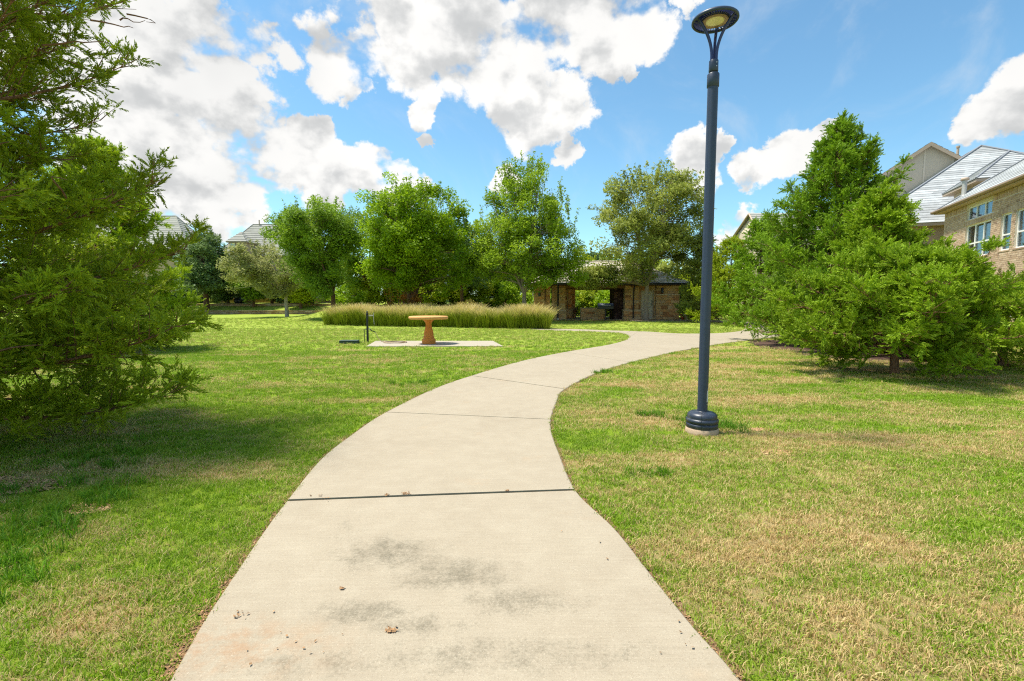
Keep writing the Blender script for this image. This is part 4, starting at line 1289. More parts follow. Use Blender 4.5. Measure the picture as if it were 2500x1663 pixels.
# leaf litter and bare earth in front of the pavilion
def quads_on_ground(pts, size, r, zlift=0.006):
    n = len(pts)
    a = r.uniform(0, 2*math.pi, n); s = size * r.uniform(0.5, 1.3, n)
    dx = np.stack([np.cos(a), np.sin(a), r.normal(0, 0.25, n)], 1) * s[:, None]; dy = np.stack([-np.sin(a), np.cos(a), r.normal(0, 0.25, n)], 1) * (s * 0.55)[:, None]
    c = pts + [0, 0, zlift] + np.stack([0*s, 0*s, s*0.25], 1)
    V = np.stack([c - dx, c - dy, c + dx, c + dy], 1).reshape(-1, 3)
    return V, np.arange(4*n).reshape(-1, 4)
def litter(name, label, mat, cx, cy, rx, ry, n, size, seed, cat='leaves', power=0.6, poly=None):
    r = np.random.RandomState(seed)
    a = r.uniform(0, 2*math.pi, n); q = r.rand(n)**power
    x = cx + np.cos(a)*q*rx; y = cy + np.sin(a)*q*ry
    V, Fc = quads_on_ground(np.stack([x, y, gz(x, y)], 1), size, r)
    return link(name, mesh_np(name, V, Fc, {'rnd': np.repeat(r.rand(n), 4)}), mat, label=label, cat=cat, kind='stuff')
litter('fallen_leaves', 'brown fallen leaves strewn on bare earth in front of the stone pavilion', M['litter'], 9.2, 38.6, 7.2, 1.1, 3600, 0.055, 1, power=0.5)
def flat_patch(name, label, mat, cx, cy, rx, ry, seed, z=0.006, cat='mulch', n=40):
    r = random.Random(seed); vs = [(cx, cy, gzf(cx, cy) + z + .02)]
    for k in range(n):
        a = 2*math.pi*k/n; q = 1 + 0.13*math.sin(3*a + seed) + r.uniform(-.09, .09)
        x, y = cx + math.cos(a)*rx*q, cy + math.sin(a)*ry*q
        vs.append((x, y, gzf(x, y) + z))
    me = bpy.data.meshes.new(name); me.from_pydata(vs, [], [(0, 1 + k, 1 + (k+1) % n) for k in range(n)]); me.update()
    return link(name, me, mat, label=label, cat=cat, kind='stuff')
flat_patch('bare_earth', 'strip of bare brown earth along the front of the stone pavilion', M['soil'], 9.0, 38.9, 7.0, 0.8, 3, cat='earth')
m1 = G(255, 862)
flat_patch('mulch', 'dark mulch circle under the bright green juniper on the far left', M['mulch'], m1.x, m1.y, 1.45, 1.0, 5)
flat_patch('mulch', 'reddish mulch bed under the row of junipers right of the path', M['mulch'], 10.9, 15.4, 2.9, 3.6, 8)
for (cx, cy, rx, ry, n, lab, cat) in ((GD(30, 1120).x - .3, GD(30, 1120).y, .75, 0.22, 4200, 'dead brown needles and clippings under the nearest juniper', 'clippings'),
                                 (8.6, 10.6, 3.0, 1.5, 5200, 'dry tan clippings around the stem of the right hand juniper', 'clippings')):
    litter('dry_clippings', lab, M['straw'], cx, cy, rx, ry, n, 0.013 if cx < 0 else 0.018, int(n), cat)
# dry clippings blown against the near left rim of the path, and twiglets on the slab
for (u, v_, rx, lab) in ((1800, 1043, .22, 'tan thatch mound in the grass right of and nearer than the lamp base'), (1748, 990, .14, 'small brown thatch scrap just right of the lamp base'), (195, 1172, .20, 'tan thatch scrap in the left lawn below the nearest juniper')):
    c = GD(u, v_)
    litter('thatch', lab, M['straw'], c.x, c.y, rx, rx*.5, 700, .012, u, 'thatch', .7)
def rim_litter():
    r = np.random.RandomState(9); X = []
    D = dense(MAIN, 8)
    for s, t0, t1, n, sp in ((0, 0.5, 4.2, 1500, 0.045), (0, 4.2, 12, 900, 0.02), (1, 1, 12, 900, 0.018)):
        pts = np.array([[q[s].x, q[s].y] for q, t in D if t0 <= t <= t1])
        k = r.uniform(0, len(pts) - 1.01, n); i = k.astype(int); f = (k - i)[:, None]
        p = pts[i]*(1-f) + pts[i+1]*f
        X.append(np.concatenate([p + r.normal(0, sp, (n, 2)), np.zeros((n, 1))], 1))
    for (u, v_, sd, n) in ((560,1430,.03,10),(900,1463,.012,40),(788,1365,.006,14),(935,1143,.02,30),(890,1146,.012,18),(1170,1137,.012,14),(660,1500,.12,12),(1400,1275,.3,6),(1540,1485,.1,5),(745,1150,.05,12)):
        q = GD(u, v_); X.append(np.stack([q.x + r.normal(0, sd, n), q.y + r.normal(0, sd*.7, n), np.full(n, .022)], 1))
    X = np.concatenate(X)
    V, Fc = quads_on_ground(X, 0.009, r, 0.006)
    link('path_debris', mesh_np('path_debris', V, Fc, {'rnd': np.repeat(r.rand(len(X)), 4)}), M['litter'], label='tan dry clippings and brown twiglets along the rims of the concrete path', cat='debris', kind='stuff')
rim_litter()

# ================================================================== LAMP
def street_lamp():
    x, y = lamp_at.x, lamp_at.y
    root = empty('park_lamp', (x, y, 0), label='tall navy park lamp post with round finned head beside the path', cat='lamp post')
    Z = lambda v: zat(x, y, v)
    mb = MB(); mb.lathe([(.175, -.1), (.186, 0.0), (.184, .062), (.176, .068)], seg=40, lobes=lambda z, a: 1 + .012*math.sin(5*a + 40*z) + .01*math.sin(11*a)); mb.build('concrete_footing', M['footing'], root)
    mb = MB()
    mb.lathe([(.168, .066), (.178, .070), (.181, .105), (.178, .118), (.168, .122), (.168, .128), (.181, .134), (.185, .155), (.180, .172), (.168, .178), (.166, .184), (.170, .200), (.160, .228), (.135, .247), (.095, .256), (.063, .258), (.060, .262)], seg=48)
    b = mb.build('base_cover', M['base'], root)
    mb = MB(); 
    for a in (RAD(246), RAD(66)):
        c, s = math.cos(a), math.sin(a)
        mb.tube([(c*r, s*r, z) for r, z in ((.180, .068), (.183, .105), (.186, .155), (.172, .200), (.161, .230), (.136, .249), (.09, .258))], .0022, 5)
    mb.build('seam', M['black'], b)
    zc0, zc1 = Z(214), Z(181)
    mb = MB(); mb.lathe([(.0575, .25), (.0570, zc0 * .5), (.0565, zc0 + .02)], seg=32); mb.build('pole', M['pole'], root)
    mb = MB(); mb.lathe([(.0575, zc0), (.0645, zc0 + .006), (.0645, zc1 - .008), (.060, zc1)], seg=32); mb.build('lower_collar', M['pole'], root)
    zu0, zu1 = Z(176), Z(148)
    mb = MB(); mb.lathe([(.040, zc1 - .01), (.040, zu0 + .01)], seg=24); mb.build('neck', M['black'], root)
    mb = MB(); mb.lathe([(.046, zu0 - .001), (.0505, zu0 + .004), (.0495, zu1 - .006), (.044, zu1)], seg=32); uc = mb.build('upper_collar', M['pole'], root)
    for zz in (zu0 + (zu1-zu0)*.35, zu0 + (zu1-zu0)*.68):
        a = RAD(-75); mb = MB(); c, s = math.cos(a), math.sin(a)
        mb.tube([(c*.048, s*.048, zz), (c*.054, s*.054, zz)], .006, 8); mb.build('bolt', M['bolt'], uc)
    a = RAD(-28)
    for zz in (Z(214) - .9,):
        pass
    mb = MB(); vs = []
    for k in range(7):
        aa = RAD(-128) + RAD(38) * k / 6
        for z in (.42, .60): vs.append((math.cos(aa)*.0592, math.sin(aa)*.0592, z))
    mb.add(vs, [(2*k, 2*k+2, 2*k+3, 2*k+1) for k in range(6)]); mb.build('access_cover', M['pole'], root)
    # label strip and label low on the pole
    c, s = math.cos(RAD(-52)), math.sin(RAD(-52))
    zl0, zl1 = Z(980), Z(952)
    vs = []; n = 6
    for k in range(n + 1):
        aa = RAD(-64) + RAD(30) * k / n
        for z in (zl0, zl1): vs.append((math.cos(aa)*.0592, math.sin(aa)*.0592, z))
    mb = MB(); mb.add(vs, [(2*k, 2*k+2, 2*k+3, 2*k+1) for k in range(n)]); mb.build('label_strip', M['sticker'], root)
    for zz in (Z(948), Z(986)):
        mb = MB(); mb.tube([(c*.056, s*.056, zz), (c*.064, s*.064, zz)], .008, 8); mb.build('bolt', M['bolt'], root)
    zh = Z(50)
    # arms
    for az in (RAD(186), RAD(-38), RAD(62)):
        c, s = math.cos(az), math.sin(az)
        pts = []
        for k in range(15):
            t = k / 14
            r = .026 + .178 * (max(0, t - .12) / .88)**1.9
            if t < .12: r = .026
            z = zu1 - .03 + (zh - zu1 + .05) * (t**.92)
            pts.append((c*r, s*r, z))
        mb = MB(); mb.tube(pts, .0165, 10); mb.build('arm', M['lampblue'], root)
    hd = MB()
    # outer hoop
    R = .238
    prof = [(R - .012, -.016), (R, -.018), (R + .008, -.008), (R + .006, .010), (R - .006, .022), (R - .014, .012)]
    seg = 64; vs = []; fs = []
    for r_, z_ in prof:
        for k in range(seg):
            a = 2*math.pi*k/seg; vs.append((r_*math.cos(a), r_*math.sin(a), zh + z_))
    m_ = len(prof)
    for i in range(m_):
        for k in range(seg):
            fs.append((i*seg+k, i*seg+(k+1) % seg, ((i+1) % m_)*seg+(k+1) % seg, ((i+1) % m_)*seg+k))
    hd.add(vs, fs, 0, True); hoop = hd.build('rim', M['pole'], root)
    core = MB(); core.lathe([(.128, -.004), (.144, -.002), (.146, .030), (.11, .065), (.045, .082), (.004, .085)], (0, 0, zh), 48); core.build('housing', M['lampblue'], root)
    for k in range(44):
        a = 2*math.pi*k/44
        Mx = Matrix.Rotation(a, 4, 'Z')
        mb = MB(); vs = [Mx @ Vector(p) for p in ((.138, -.003, zh - .005), (R-.010, -.003, zh - .006), (R-.010, -.003, zh + .016), (.138, -.003, zh + .055), (.138, .003, zh - .005), (R-.010, .003, zh - .006), (R-.010, .003, zh + .016), (.138, .003, zh + .055))]
        mb.add(vs, [(0,1,2,3), (7,6,5,4), (0,4,5,1), (1,5,6,2), (2,6,7,3), (3,7,4,0)]); mb.build('fin', M['lampblue'], root)
    mb = MB(); mb.lathe([(.114, -.012), (.128, -.018), (.139, -.014), (.137, -.004), (.119, -.003)], (0, 0, zh), 48); mb.build('lens_ring', M['copper'], root)
    mb = MB(); mb.lathe([(.002, -.016), (.07, -.015), (.113, -.010), (.113, -.006)], (0, 0, zh), 48); mb.build('lens', M['lens'], root)
street_lamp()

# ================================================================== STONE TABLE, PAD, WATER POST
def pad():
    root = empty('concrete_pad', (G(1060, 841).x, G(1060, 841).y, 0), label='rectangular pale concrete pad under the ochre stone pedestal table', cat='slab', kind='structure')
    vs = [(c.x - root.location.x, c.y - root.location.y, -.06) for c in pad_c] + [(c.x - root.location.x, c.y - root.location.y, .03) for c in pad_c]
    mb = MB(); mb.add(vs, [(0,1,2,3), (7,6,5,4), (0,4,5,1), (1,5,6,2), (2,6,7,3), (3,7,4,0)]); o = mb.build('slab', M['pad'], root)
    bv = o.modifiers.new('edge', 'BEVEL'); bv.width = .012; bv.segments = 2
pad()

def pedestal_table():
    c = G(1047, 841); s = c.y / 1180 * .2545
    root = empty('pedestal_table', (c.x, c.y, .03), label='ochre stone pedestal table with thick round top on the concrete pad', cat='table')
    H = 265 * s
    def fl(z, a):
        k = max(0, min(1, (z - 72*s) / (30*s))) * max(0, min(1, (222*s - z) / (20*s)))
        return 1 - .10 * k + .06 * k * math.cos(12*a + z*3.0)
    def px_(y): return (637 - y) * s
    prof = [(65*s, 0), (66*s, px_(600)), (63*s, px_(592)), (55*s, px_(588)), (50*s, px_(582)), (53*s, px_(577)), (53*s, px_(570)), (47*s, px_(564)),
            (45*s, px_(560)), (49*s, px_(550)), (49*s, px_(538)), (44*s, px_(515)), (36*s, px_(490)), (30*s, px_(465)), (28*s, px_(450)), (31*s, px_(438)), (38*s, px_(425)), (47*s, px_(414)), (51*s, px_(408)), (52*s, px_(403))]
    mb = MB(); mb.lathe(prof, seg=96, lobes=fl); mb.build('pedestal', M['ochre'], root)
    mb = MB(); mb.lathe([(60*s, px_(407)), (120*s, px_(405)), (178*s, px_(402)), (186*s, px_(396)), (188*s, px_(387)), (186*s, px_(377)), (180*s, px_(373)), (120*s, px_(371.5)), (2*s, px_(371))], seg=72,
                        lobes=lambda z, a: 1 + .004*math.sin(36*a)*(1 if px_(400) < z < px_(375) else 0)); mb.build('tabletop', M['ochretop'], root)
pedestal_table()

def water_post():
    c = G(898, 836.5); s = c.y / 1180 * .2545
    root = empty('water_post', (c.x, c.y, 0), label='square black post with ball finial and tap beside the concrete pad', cat='post')
    mb = MB(); mb.bbox((-.034, -.034, -.05), (.034, .034, 278*s), .006); mb.build('post_shaft', M['black'], root)
    mb = MB(); mb.lathe([(.045, 278*s), (.045, 281*s), (.02, 284*s), (.028, 288*s), (.036, 293*s), (.03, 299*s), (.012, 303*s), (.003, 304*s)], seg=16); mb.build('finial', M['black'], root)
    X = lambda v: (v - 540) * s
    mb = MB(); mb.tube([(.03, 0, 262*s), (X(598), 0, 262*s)], .010, 6); mb.tube([(.03, 0, 255*s), (X(598), 0, 255*s)], .008, 6); mb.build('bracket', M['galv'], root)
    mb = MB(); mb.tube([(X(602), 0, 288*s), (X(602), 0, 268*s), (X(600), 0, 225*s), (X(606), 0, 175*s)], .012, 6); mb.build('hanging_pipe', M['galv'], root)
    mb = MB(); mb.tube([(.03, 0, 128*s), (.08, 0, 134*s), (.10, 0, 128*s)], .014, 8); t = mb.build('tap', M['bolt'], root)
    mb = MB(); mb.tube([(-.03, 0, 126*s), (X(512), 0, 126*s), (X(509), 0, 122*s), (X(509), .0, -.02)], .011, 6); mb.build('side_stake', M['black'], root)
    h = empty('garden_hose', (c.x + .1, c.y, 0), label='tan garden hose hanging from the tap post and coiled on the pad', cat='hose')
    mb = MB(); pts = [(0, 0, 126*s), (.06, -.02, 115*s), (X(612) - .1, -.03, 104*s)]
    mb.tube(pts, .016, 7); mb.build('hose_collar', M['hosedark'], h)
    cc = Vector((G(965, 838.5).x - c.x - .1, G(965, 838.5).y - c.y, .05))
    pts = [Vector((X(612) - .1, -.03, 104*s)), Vector((X(632) - .1, -.08, 78*s)), Vector((X(650) - .1, -.12, 42*s)), Vector((X(672) - .1, -.16, .10)), Vector((X(690) - .1, -.2, .052))]
    p0 = pts[-1]
    a0 = math.atan2(p0.y - cc.y, p0.x - cc.x)
    for k in range(1, 60):
        a = a0 - .21 * k; rr = .40 + .018*math.sin(k*.31)
        pts.append(Vector((cc.x + rr*math.cos(a), cc.y + rr*math.sin(a)*.95, .048 + .010*(k // 30) + .004*math.sin(k))))
    mb = MB(); mb.tube(pts, .013, 7); mb.build('hose_coil', M['hose'], h)
    v = G(853, 839); w2 = 43 / 1180 * v.y / 2
    root = empty('valve_box', (v.x, v.y, 0), rz=RAD(4), label='dark green plastic valve box set in the grass left of the tap post', cat='valve box')
    mb = MB(); mb.bbox((-w2, -.18, -.05), (w2, .18, .10), .012); mb.build('box_body', M['valve'], root)
    mb = MB(); mb.bbox((-w2 - .012, -.19, .102), (w2 + .012, .19, .125), .008); mb.build('lid', M['valve'], root)
water_post()

# ================================================================== ORNAMENTAL GRASS BED
def reed_bed():
    r = np.random.RandomState(12)
    V, Fc, R, T = [], [], [], []
    base = 0
    l, q = np.array(bed_front_l[:2]), np.array(bed_front_r[:2])
    clumps = []
    n = 300
    for i in range(n):
        f = r.rand(); d = r.rand()
        front = l*(1-f) + q*f
        back = r.uniform(0, 1)**1.0
        dy = 0.35 + 6.0 * back * (0.45 + 0.55*math.sin(math.pi*min(1, max(0, f)))) 
        px, py = front[0] * (1 + 0.0) , front[1]
        clumps.append((px + (0.2*dy if f < .5 else -.1*dy), py + dy))
    for i in range(70):      # full front row
        f = (i + .5) / 70 + r.uniform(-.004, .004)
        front = l*(1-f) + q*f
        clumps.append((front[0], front[1] + .35 + r.uniform(-.22, .25)))
    for (cx, cy) in clumps:
        nb = 92
        hk = r.uniform(.84, 1.14)
        h = r.uniform(1.15, 1.5, nb) * (1.0 + .08*math.sin(cx*1.7)) * hk * np.where(r.rand(nb) < .35, r.uniform(.4, .85, nb), 1)
        a = r.uniform(0, 2*math.pi, nb); rad = .16*np.sqrt(r.rand(nb))
        out = r.uniform(.12, .62, nb) * h
        x0, y0 = cx + np.cos(a)*rad, cy + np.sin(a)*rad
        z0 = gz(x0, y0) 
        wd = r.uniform(.005, .009, nb); wa = r.uniform(0, math.pi, nb)
        wx, wy = np.cos(wa)*wd, np.sin(wa)*wd
        a2 = a + r.normal(0, .5, nb)
        segs = []
        for t, k in ((0, 1.), (.5, .9), (.85, 1.0), (1.0, .25)):
            ox = out * t**1.8
            z = z0 + h * (t - .16*t**3.0)
            xx, yy = x0 + np.cos(a2)*ox, y0 + np.sin(a2)*ox
            segs += [np.stack([xx - wx*k, yy - wy*k, z], 1), np.stack([xx + wx*k, yy + wy*k, z], 1)]
        v = np.stack(segs, 1)           # nb,8,3
        f = np.array([[0,1,3,2],[2,3,5,4],[4,5,7,6]])
        Fc.append((f[None] + (np.arange(nb)*8)[:, None, None] + base).reshape(-1, 4)); V.append(v.reshape(-1, 3)); base += nb*8
        R.append(np.repeat(r.rand(nb), 8)); T.append(np.tile(np.array([0,0,.42,.42,.82,.82,1,1]), nb) * np.repeat(h / 1.3, 8))
    o = mesh_np('ornamental_grass', np.concatenate(V), np.concatenate(Fc), {'rnd': np.concatenate(R), 'tip': np.concatenate(T)})
    link('ornamental_grass', o, M['reed'], label='long bed of waist high ornamental grass with tan seed heads behind the stone table', cat='ornamental grass', kind='stuff')
reed_bed()

# ================================================================== JUNIPERS
cone = lambda t: (1 - t)**0.85 * 1.0 + 0.03
bush = lambda t: (math.sin(math.pi * min(1, (t + .30) / 1.32)))**0.75
skirt = lambda t: 0.95 * (1 - t)**0.62 + 0.12
juniper('juniper_tree', 'nearest juniper at the left edge with open dark sprays against the sky', (-6.1, 5.2, 0), 6.3, 1.98, lambda t: .90 + .16*math.sin(9*t), 100, 22500, .185, TM_HI, M['jun_near'], M['bark_red'], 5,
        trunk_r=.15, low=.25, e0=-.02, e1=.55, azr=None, dead=90, irregular=.34, subd=13, gin=.2, thin=1.6, jit=.68)
juniper('juniper_tree', 'bright green juniper second on the left, standing in the dark mulch circle', (m1.x - .5, m1.y + .6, 0), 6.4, 2.25, skirt, 64, 14500, .27, TM_MID, M['jun_left'], M['bark_red'], 8,
        trunk_r=.14, low=.12, e0=.02, e1=.9, dead=6)
juniper('juniper_tree', 'tall cone shaped juniper with a pointed top in the row right of the path', (11.25, 17.0, 0), 7.9, 3.6, cone, 96, 20500, .30, TM_LO, M['jun_cone'], M['bark_red'], 14,
        trunk_r=.16, low=.15, e0=.0, e1=.95, dead=5)
juniper('juniper_tree', 'middle juniper of the right hand row, broad with a short tufted leader', (10.7, 14.2, 0), 4.9, 2.5, lambda t: .98*(1-t)**1.0 + .06, 56, 12500, .30, TM_LO, M['jun_right'], M['bark_red'], 21,
        trunk_r=.14, low=.15, e0=.05, e1=.75, dead=10)
juniper('juniper_tree', 'low spreading juniper with a visible stem nearest the camera on the right', (8.15, 10.2, 0), 2.45, 2.05, bush, 50, 13500, .22, TM_MID, M['jun_right'], M['bark_red'], 33,
        trunk_r=.10, low=.35, e0=-.08, e1=.45, dead=14, upsweep=.35,
        arms=[(1.15, 2.6, RAD(18), .30), (.9, 2.3, RAD(-5), .25)])
juniper('juniper_tree', 'ragged juniper with long horizontal arms at the right edge before the brick house', (11.7, 11.4, 0), 1.75, 2.3, bush, 36, 9000, .20, TM_MID, M['jun_right'], M['bark_red'], 41,
        trunk_r=.11, low=.3, e0=-.1, e1=.3, dead=8, upsweep=.2,
        arms=[(1.2, 2.0, RAD(185), .30), (1.2, 1.9, RAD(150), .45), (1.4, 1.4, RAD(60), .5)])

far_j = [((1712, 36.5, 6.6, 1.9), 'olive feathery cedar just right of the lamp post', 'leaf_olive'),
         ((1668, 43.5, 3.6, 2.2), 'low bright cedar beside the right corner of the pavilion', 'cedar_far'),
         ((1780, 33.0, 5.6, 2.5), 'bright green cedar between the lamp post and the tall cone juniper', 'cedar_far'),
         ((1735, 42.0, 4.3, 2.4), 'yellow green cedar in the gap right of the pavilion', 'cedar_far'),
         ((1850, 30.0, 6.5, 2.6), 'dark cedar half hidden behind the tall cone juniper', 'jun_cone')]
for i, ((u, y, h, R, *_), lab, mt) in enumerate(far_j):
    juniper('cedar_tree', lab, ((u - 1250)/1180*y, y, gzf((u-1250)/1180*y, y)), h, R, skirt, 40, 4000, .42, TM_FAR, M[mt], M['bark_brown'], 60 + i, trunk_r=.12, low=.1, e0=.1, e1=1.0, twig=False, cat='cedar', group='cedars beyond the path')

# ================================================================== BROADLEAF TREES
def X(u, y): return (u - 1250) / 1180 * y
def T(u, v, y, z=None):
    x = X(u, y); return (x, y, gzf(x, y) if z is None else z)
leafy_tree('maple_tree', 'dense bright green tree with many dark stems rising behind the middle of the grass bed', 'tree', T(1005, 0, 37.0), .26, 1.2, (.30, 0, 6.0), (4.25, 4.1, 4.05), 270, 86000, .115, M['leaf_bright'], M['bark_brown'], 2, stems=8, clump=.80, spikes=70)
leafy_tree('elm_tree', 'tall open crowned tree with pale forked trunk at the left end of the pavilion', 'tree', T(1280, 0, 36.0), .17, 2.1, (.1, 0, 6.9), (4.5, 3.9, 4.6), 240, 58000, .108, M['leaf_fresh'], M['bark_grey'], 5, stems=6, clump=.70, spikes=70, shape='cone', hollow=.2, extra=[(1.2 + 3.2*random.random(), -.8 + 1.6*random.random(), 3.0 + 1.6*random.random()) for _ in range(26)])
ex = [(-2.6 - 2.4*random.random(), -1.2 + 2.0*random.random(), 2.7 + 1.5*random.random()) for _ in range(30)]
leafy_tree('willow_tree', 'thick trunked olive green tree with sparse top standing in front of the pavilion door', 'tree', T(1578, 0, 38.0), .19, 2.7, (.1, 0, 7.35), (4.55, 4.0, 4.4), 190, 42000, .105, M['leaf_olive'], M['bark_grey'], 9, stems=5, clump=.78, wisps=110, droop=.6, elong=2.3, extra=ex, hollow=.15)
leafy_tree('elm_tree', 'mid green spreading tree with reddish forked trunk at the left end of the grass bed', 'tree', T(815, 0, 40.0), .19, 2.1, (-.85, 0, 5.9), (4.35, 3.8, 3.5), 230, 58000, .112, M['leaf_mid'], M['bark_brown'], 12, stems=5, clump=.75, wisps=26, spikes=30, shape='fan')
leafy_tree('young_elm_tree', 'small pale tree with fading straw coloured leaves and a whitish leaning trunk', 'tree', T(701, 0, 45.7), .16, 2.2, (-2.1, 0, 4.3), (3.5, 3.0, 2.4), 90, 17000, .11, M['leaf_straw'], M['bark_pale'], 15, stems=5, clump=.7, wisps=30, elong=2.2, droop=.4, hollow=.1)
leafy_tree('oak_tree', 'blue green tree with open pointed top standing by the low stone terrace wall', 'tree', T(506, 0, 58.2), .30, 2.4, (.1, 0, 5.6), (3.5, 3.3, 4.0), 150, 34000, .155, M['leaf_oak'], M['bark_brown'], 18, stems=6, clump=.8, spikes=40, shape='cone')
bt = [(559, 62, 4.2, 2.0, 'leaf_dark', 'small dark tree right of the blue green terrace tree'),
      (621, 59.5, 5.2, 2.6, 'leaf_mid', 'slim tree before the rough stone terrace wall'),
      (666, 61.5, 5.0, 2.4, 'leaf_olive', 'thin dark trunked tree behind the fading pale tree'),
      (736, 58.6, 4.4, 2.0, 'leaf_shrub', 'short bright tree right of the fading pale tree'),
      (905, 50, 8.5, 3.4, 'leaf_mid', 'tree filling the gap behind the mid green and bright green trees'),
      (1128, 47, 8.0, 3.6, 'leaf_dark', 'dark green tree behind the gap between the two tallest crowns'),
      (1075, 52, 6.5, 3.0, 'leaf_shrub', 'light green tree behind the bright multi stemmed tree'),
      (1210, 54, 5.5, 3.2, 'leaf_mid', 'broad low tree behind the pale forked trunk'),
      (1400, 56, 6.5, 3.6, 'leaf_shrub', 'light green tree seen through the open bay of the pavilion'),
      (1500, 55, 6.0, 3.4, 'leaf_mid', 'mid green tree behind the pavilion roof'),
      (1640, 52, 5.8, 3.2, 'leaf_olive', 'olive tree behind the right end of the pavilion'),
      (1330, 58, 6.0, 3.4, 'leaf_bright', 'bright tree far behind the left pier of the pavilion'),
      (452, 66, 3.9, 2.8, 'leaf_dark', 'dark round evergreen beyond the terrace left of the blue green tree'),
      (405, 52, 3.4, 2.4, 'leaf_dark', 'dark evergreen showing past the edge of the bright juniper'),
      (800, 66, 6.5, 3.2, 'leaf_mid', 'far tree behind the left end of the grass bed'),
      (965, 62, 6.5, 3.4, 'leaf_dark', 'far dark tree behind the bright multi stemmed tree'),
      (870, 60, 5.5, 3.4, 'leaf_shrub', 'low far tree right of the mid green spreading tree'),
      (1020, 58, 5.5, 3.4, 'leaf_mid', 'low far tree directly behind the dark multi stems'),
      (1170, 60, 6.0, 3.6, 'leaf_bright', 'far bright tree left of the pale forked trunk'),
      (1265, 62, 6.5, 3.6, 'leaf_dark', 'far dark tree behind the pale forked trunk'),
      (1450, 62, 6.5, 3.8, 'leaf_dark', 'far dark tree in the middle of the pavilion bay'),
      (1570, 58, 6.0, 3.6, 'leaf_shrub', 'far light tree behind the pavilion door'),
      (690, 68, 5.5, 3.2, 'leaf_mid', 'far green tree beyond the iron fence'),
      (545, 70, 4.0, 2.6, 'leaf_dark', 'small far evergreen left end of the iron fence')]
for i, (u, y, h, R, mt, lab) in enumerate(bt):
    leafy_tree('background_tree', lab, 'tree', T(u, 0, y), .17, 1.5, (0, 0, h*.58), (R, R, h*.45), 60, 7500, .21, M[mt], M['bark_brown'], 100 + i, stems=4, clump=.85, spikes=10, group='trees beyond the lawn', hollow=.25)
sh = [(600, 67, 1.2, 1.5, 'leaf_dark'), (705, 62, 1.5, 2.2, 'leaf_dark'), (745, 61, 1.4, 2.0, 'leaf_dark'), (860, 52, 1.5, 2.4, 'leaf_bright'), (925, 50, 1.5, 2.4, 'leaf_shrub'), (985, 51, 1.5, 2.5, 'leaf_shrub'),
      (1045, 50, 1.6, 2.5, 'leaf_shrub'), (1105, 51, 1.7, 2.5, 'leaf_shrub'), (1160, 50, 1.5, 2.4, 'leaf_shrub'), (1215, 51, 1.6, 2.3, 'leaf_bright'), (1262, 50, 1.4, 2.2, 'leaf_shrub'), (1300, 49, 1.4, 2.0, 'leaf_bright'),
      (1375, 50, 1.5, 2.1, 'leaf_mid'), (1425, 51, 1.6, 2.2, 'leaf_shrub'), (1475, 50, 1.5, 2.1, 'leaf_bright'), (1700, 46, 1.5, 2.4, 'leaf_shrub'), (440, 63, 2.2, 2.6, 'leaf_dark'), (490, 64, 1.5, 2.4, 'leaf_dark'), (400, 60, 2.0, 2.4, 'leaf_dark')]
names_ = {'leaf_dark': 'dark', 'leaf_bright': 'rich green', 'leaf_shrub': 'yellow green', 'leaf_mid': 'mid green'}
where_ = ['beside the round fire pit', 'behind the fading pale tree', 'right of the short bright tree on the terrace', 'left of the bright multi stemmed trunk', 'just left of the dark multi stems', 'right behind the dark multi stems',
          'first to the right of the dark multi stems', 'second to the right of the dark multi stems', 'behind the right half of the grass bed', 'left of the pale forked trunk', 'directly behind the pale forked trunk', 'right of the pale forked trunk',
          'seen left in the open pavilion bay', 'seen in the middle of the open pavilion bay', 'seen right in the open pavilion bay', 'far right of the pavilion', 'at the left end of the terrace wall', 'left of the terrace tree trunk', 'behind the edge of the bright juniper']
for i, (u, y, rz_, R, mt) in enumerate(sh):
    leafy_tree('shrub', f'{names_[mt]} rounded shrub {where_[i]}', 'shrub', T(u, 0, y), .06, .3, (0, 0, rz_*.85), (R, R*.8, rz_*1.05), 34, 3600, .18, M[mt], M['bark_brown'], 200 + i, stems=4, clump=.6, group='shrubs beyond the lawn', hollow=.3)
leafy_tree('flowering_shrub', 'orange tinged shrub at the foot of the dark multi stemmed tree', 'shrub', T(990, 0, 35.5), .03, .3, (0, 0, 1.15), (1.5, .8, .75), 26, 2600, .07, M['orange'], M['bark_brown'], 301, stems=5, clump=.35, spikes=20)
leafy_tree('flowering_shrub', 'low yellow green mound of shrub behind the right half of the grass bed', 'shrub', T(1133, 0, 33.5), .03, .3, (0, 0, 1.0), (.75, .6, .75), 20, 2200, .06, M['yellowbush'], M['bark_brown'], 302, stems=5, clump=.3)
leafy_tree('young_tree', 'tiny sapling between the shrubs left of the pale forked trunk', 'tree', T(1247, 0, 46), .06, .9, (0, 0, 1.9), (1.0, 1.0, 1.1), 22, 1800, .14, M['leaf_bright'], M['bark_brown'], 303, stems=3, clump=.5)

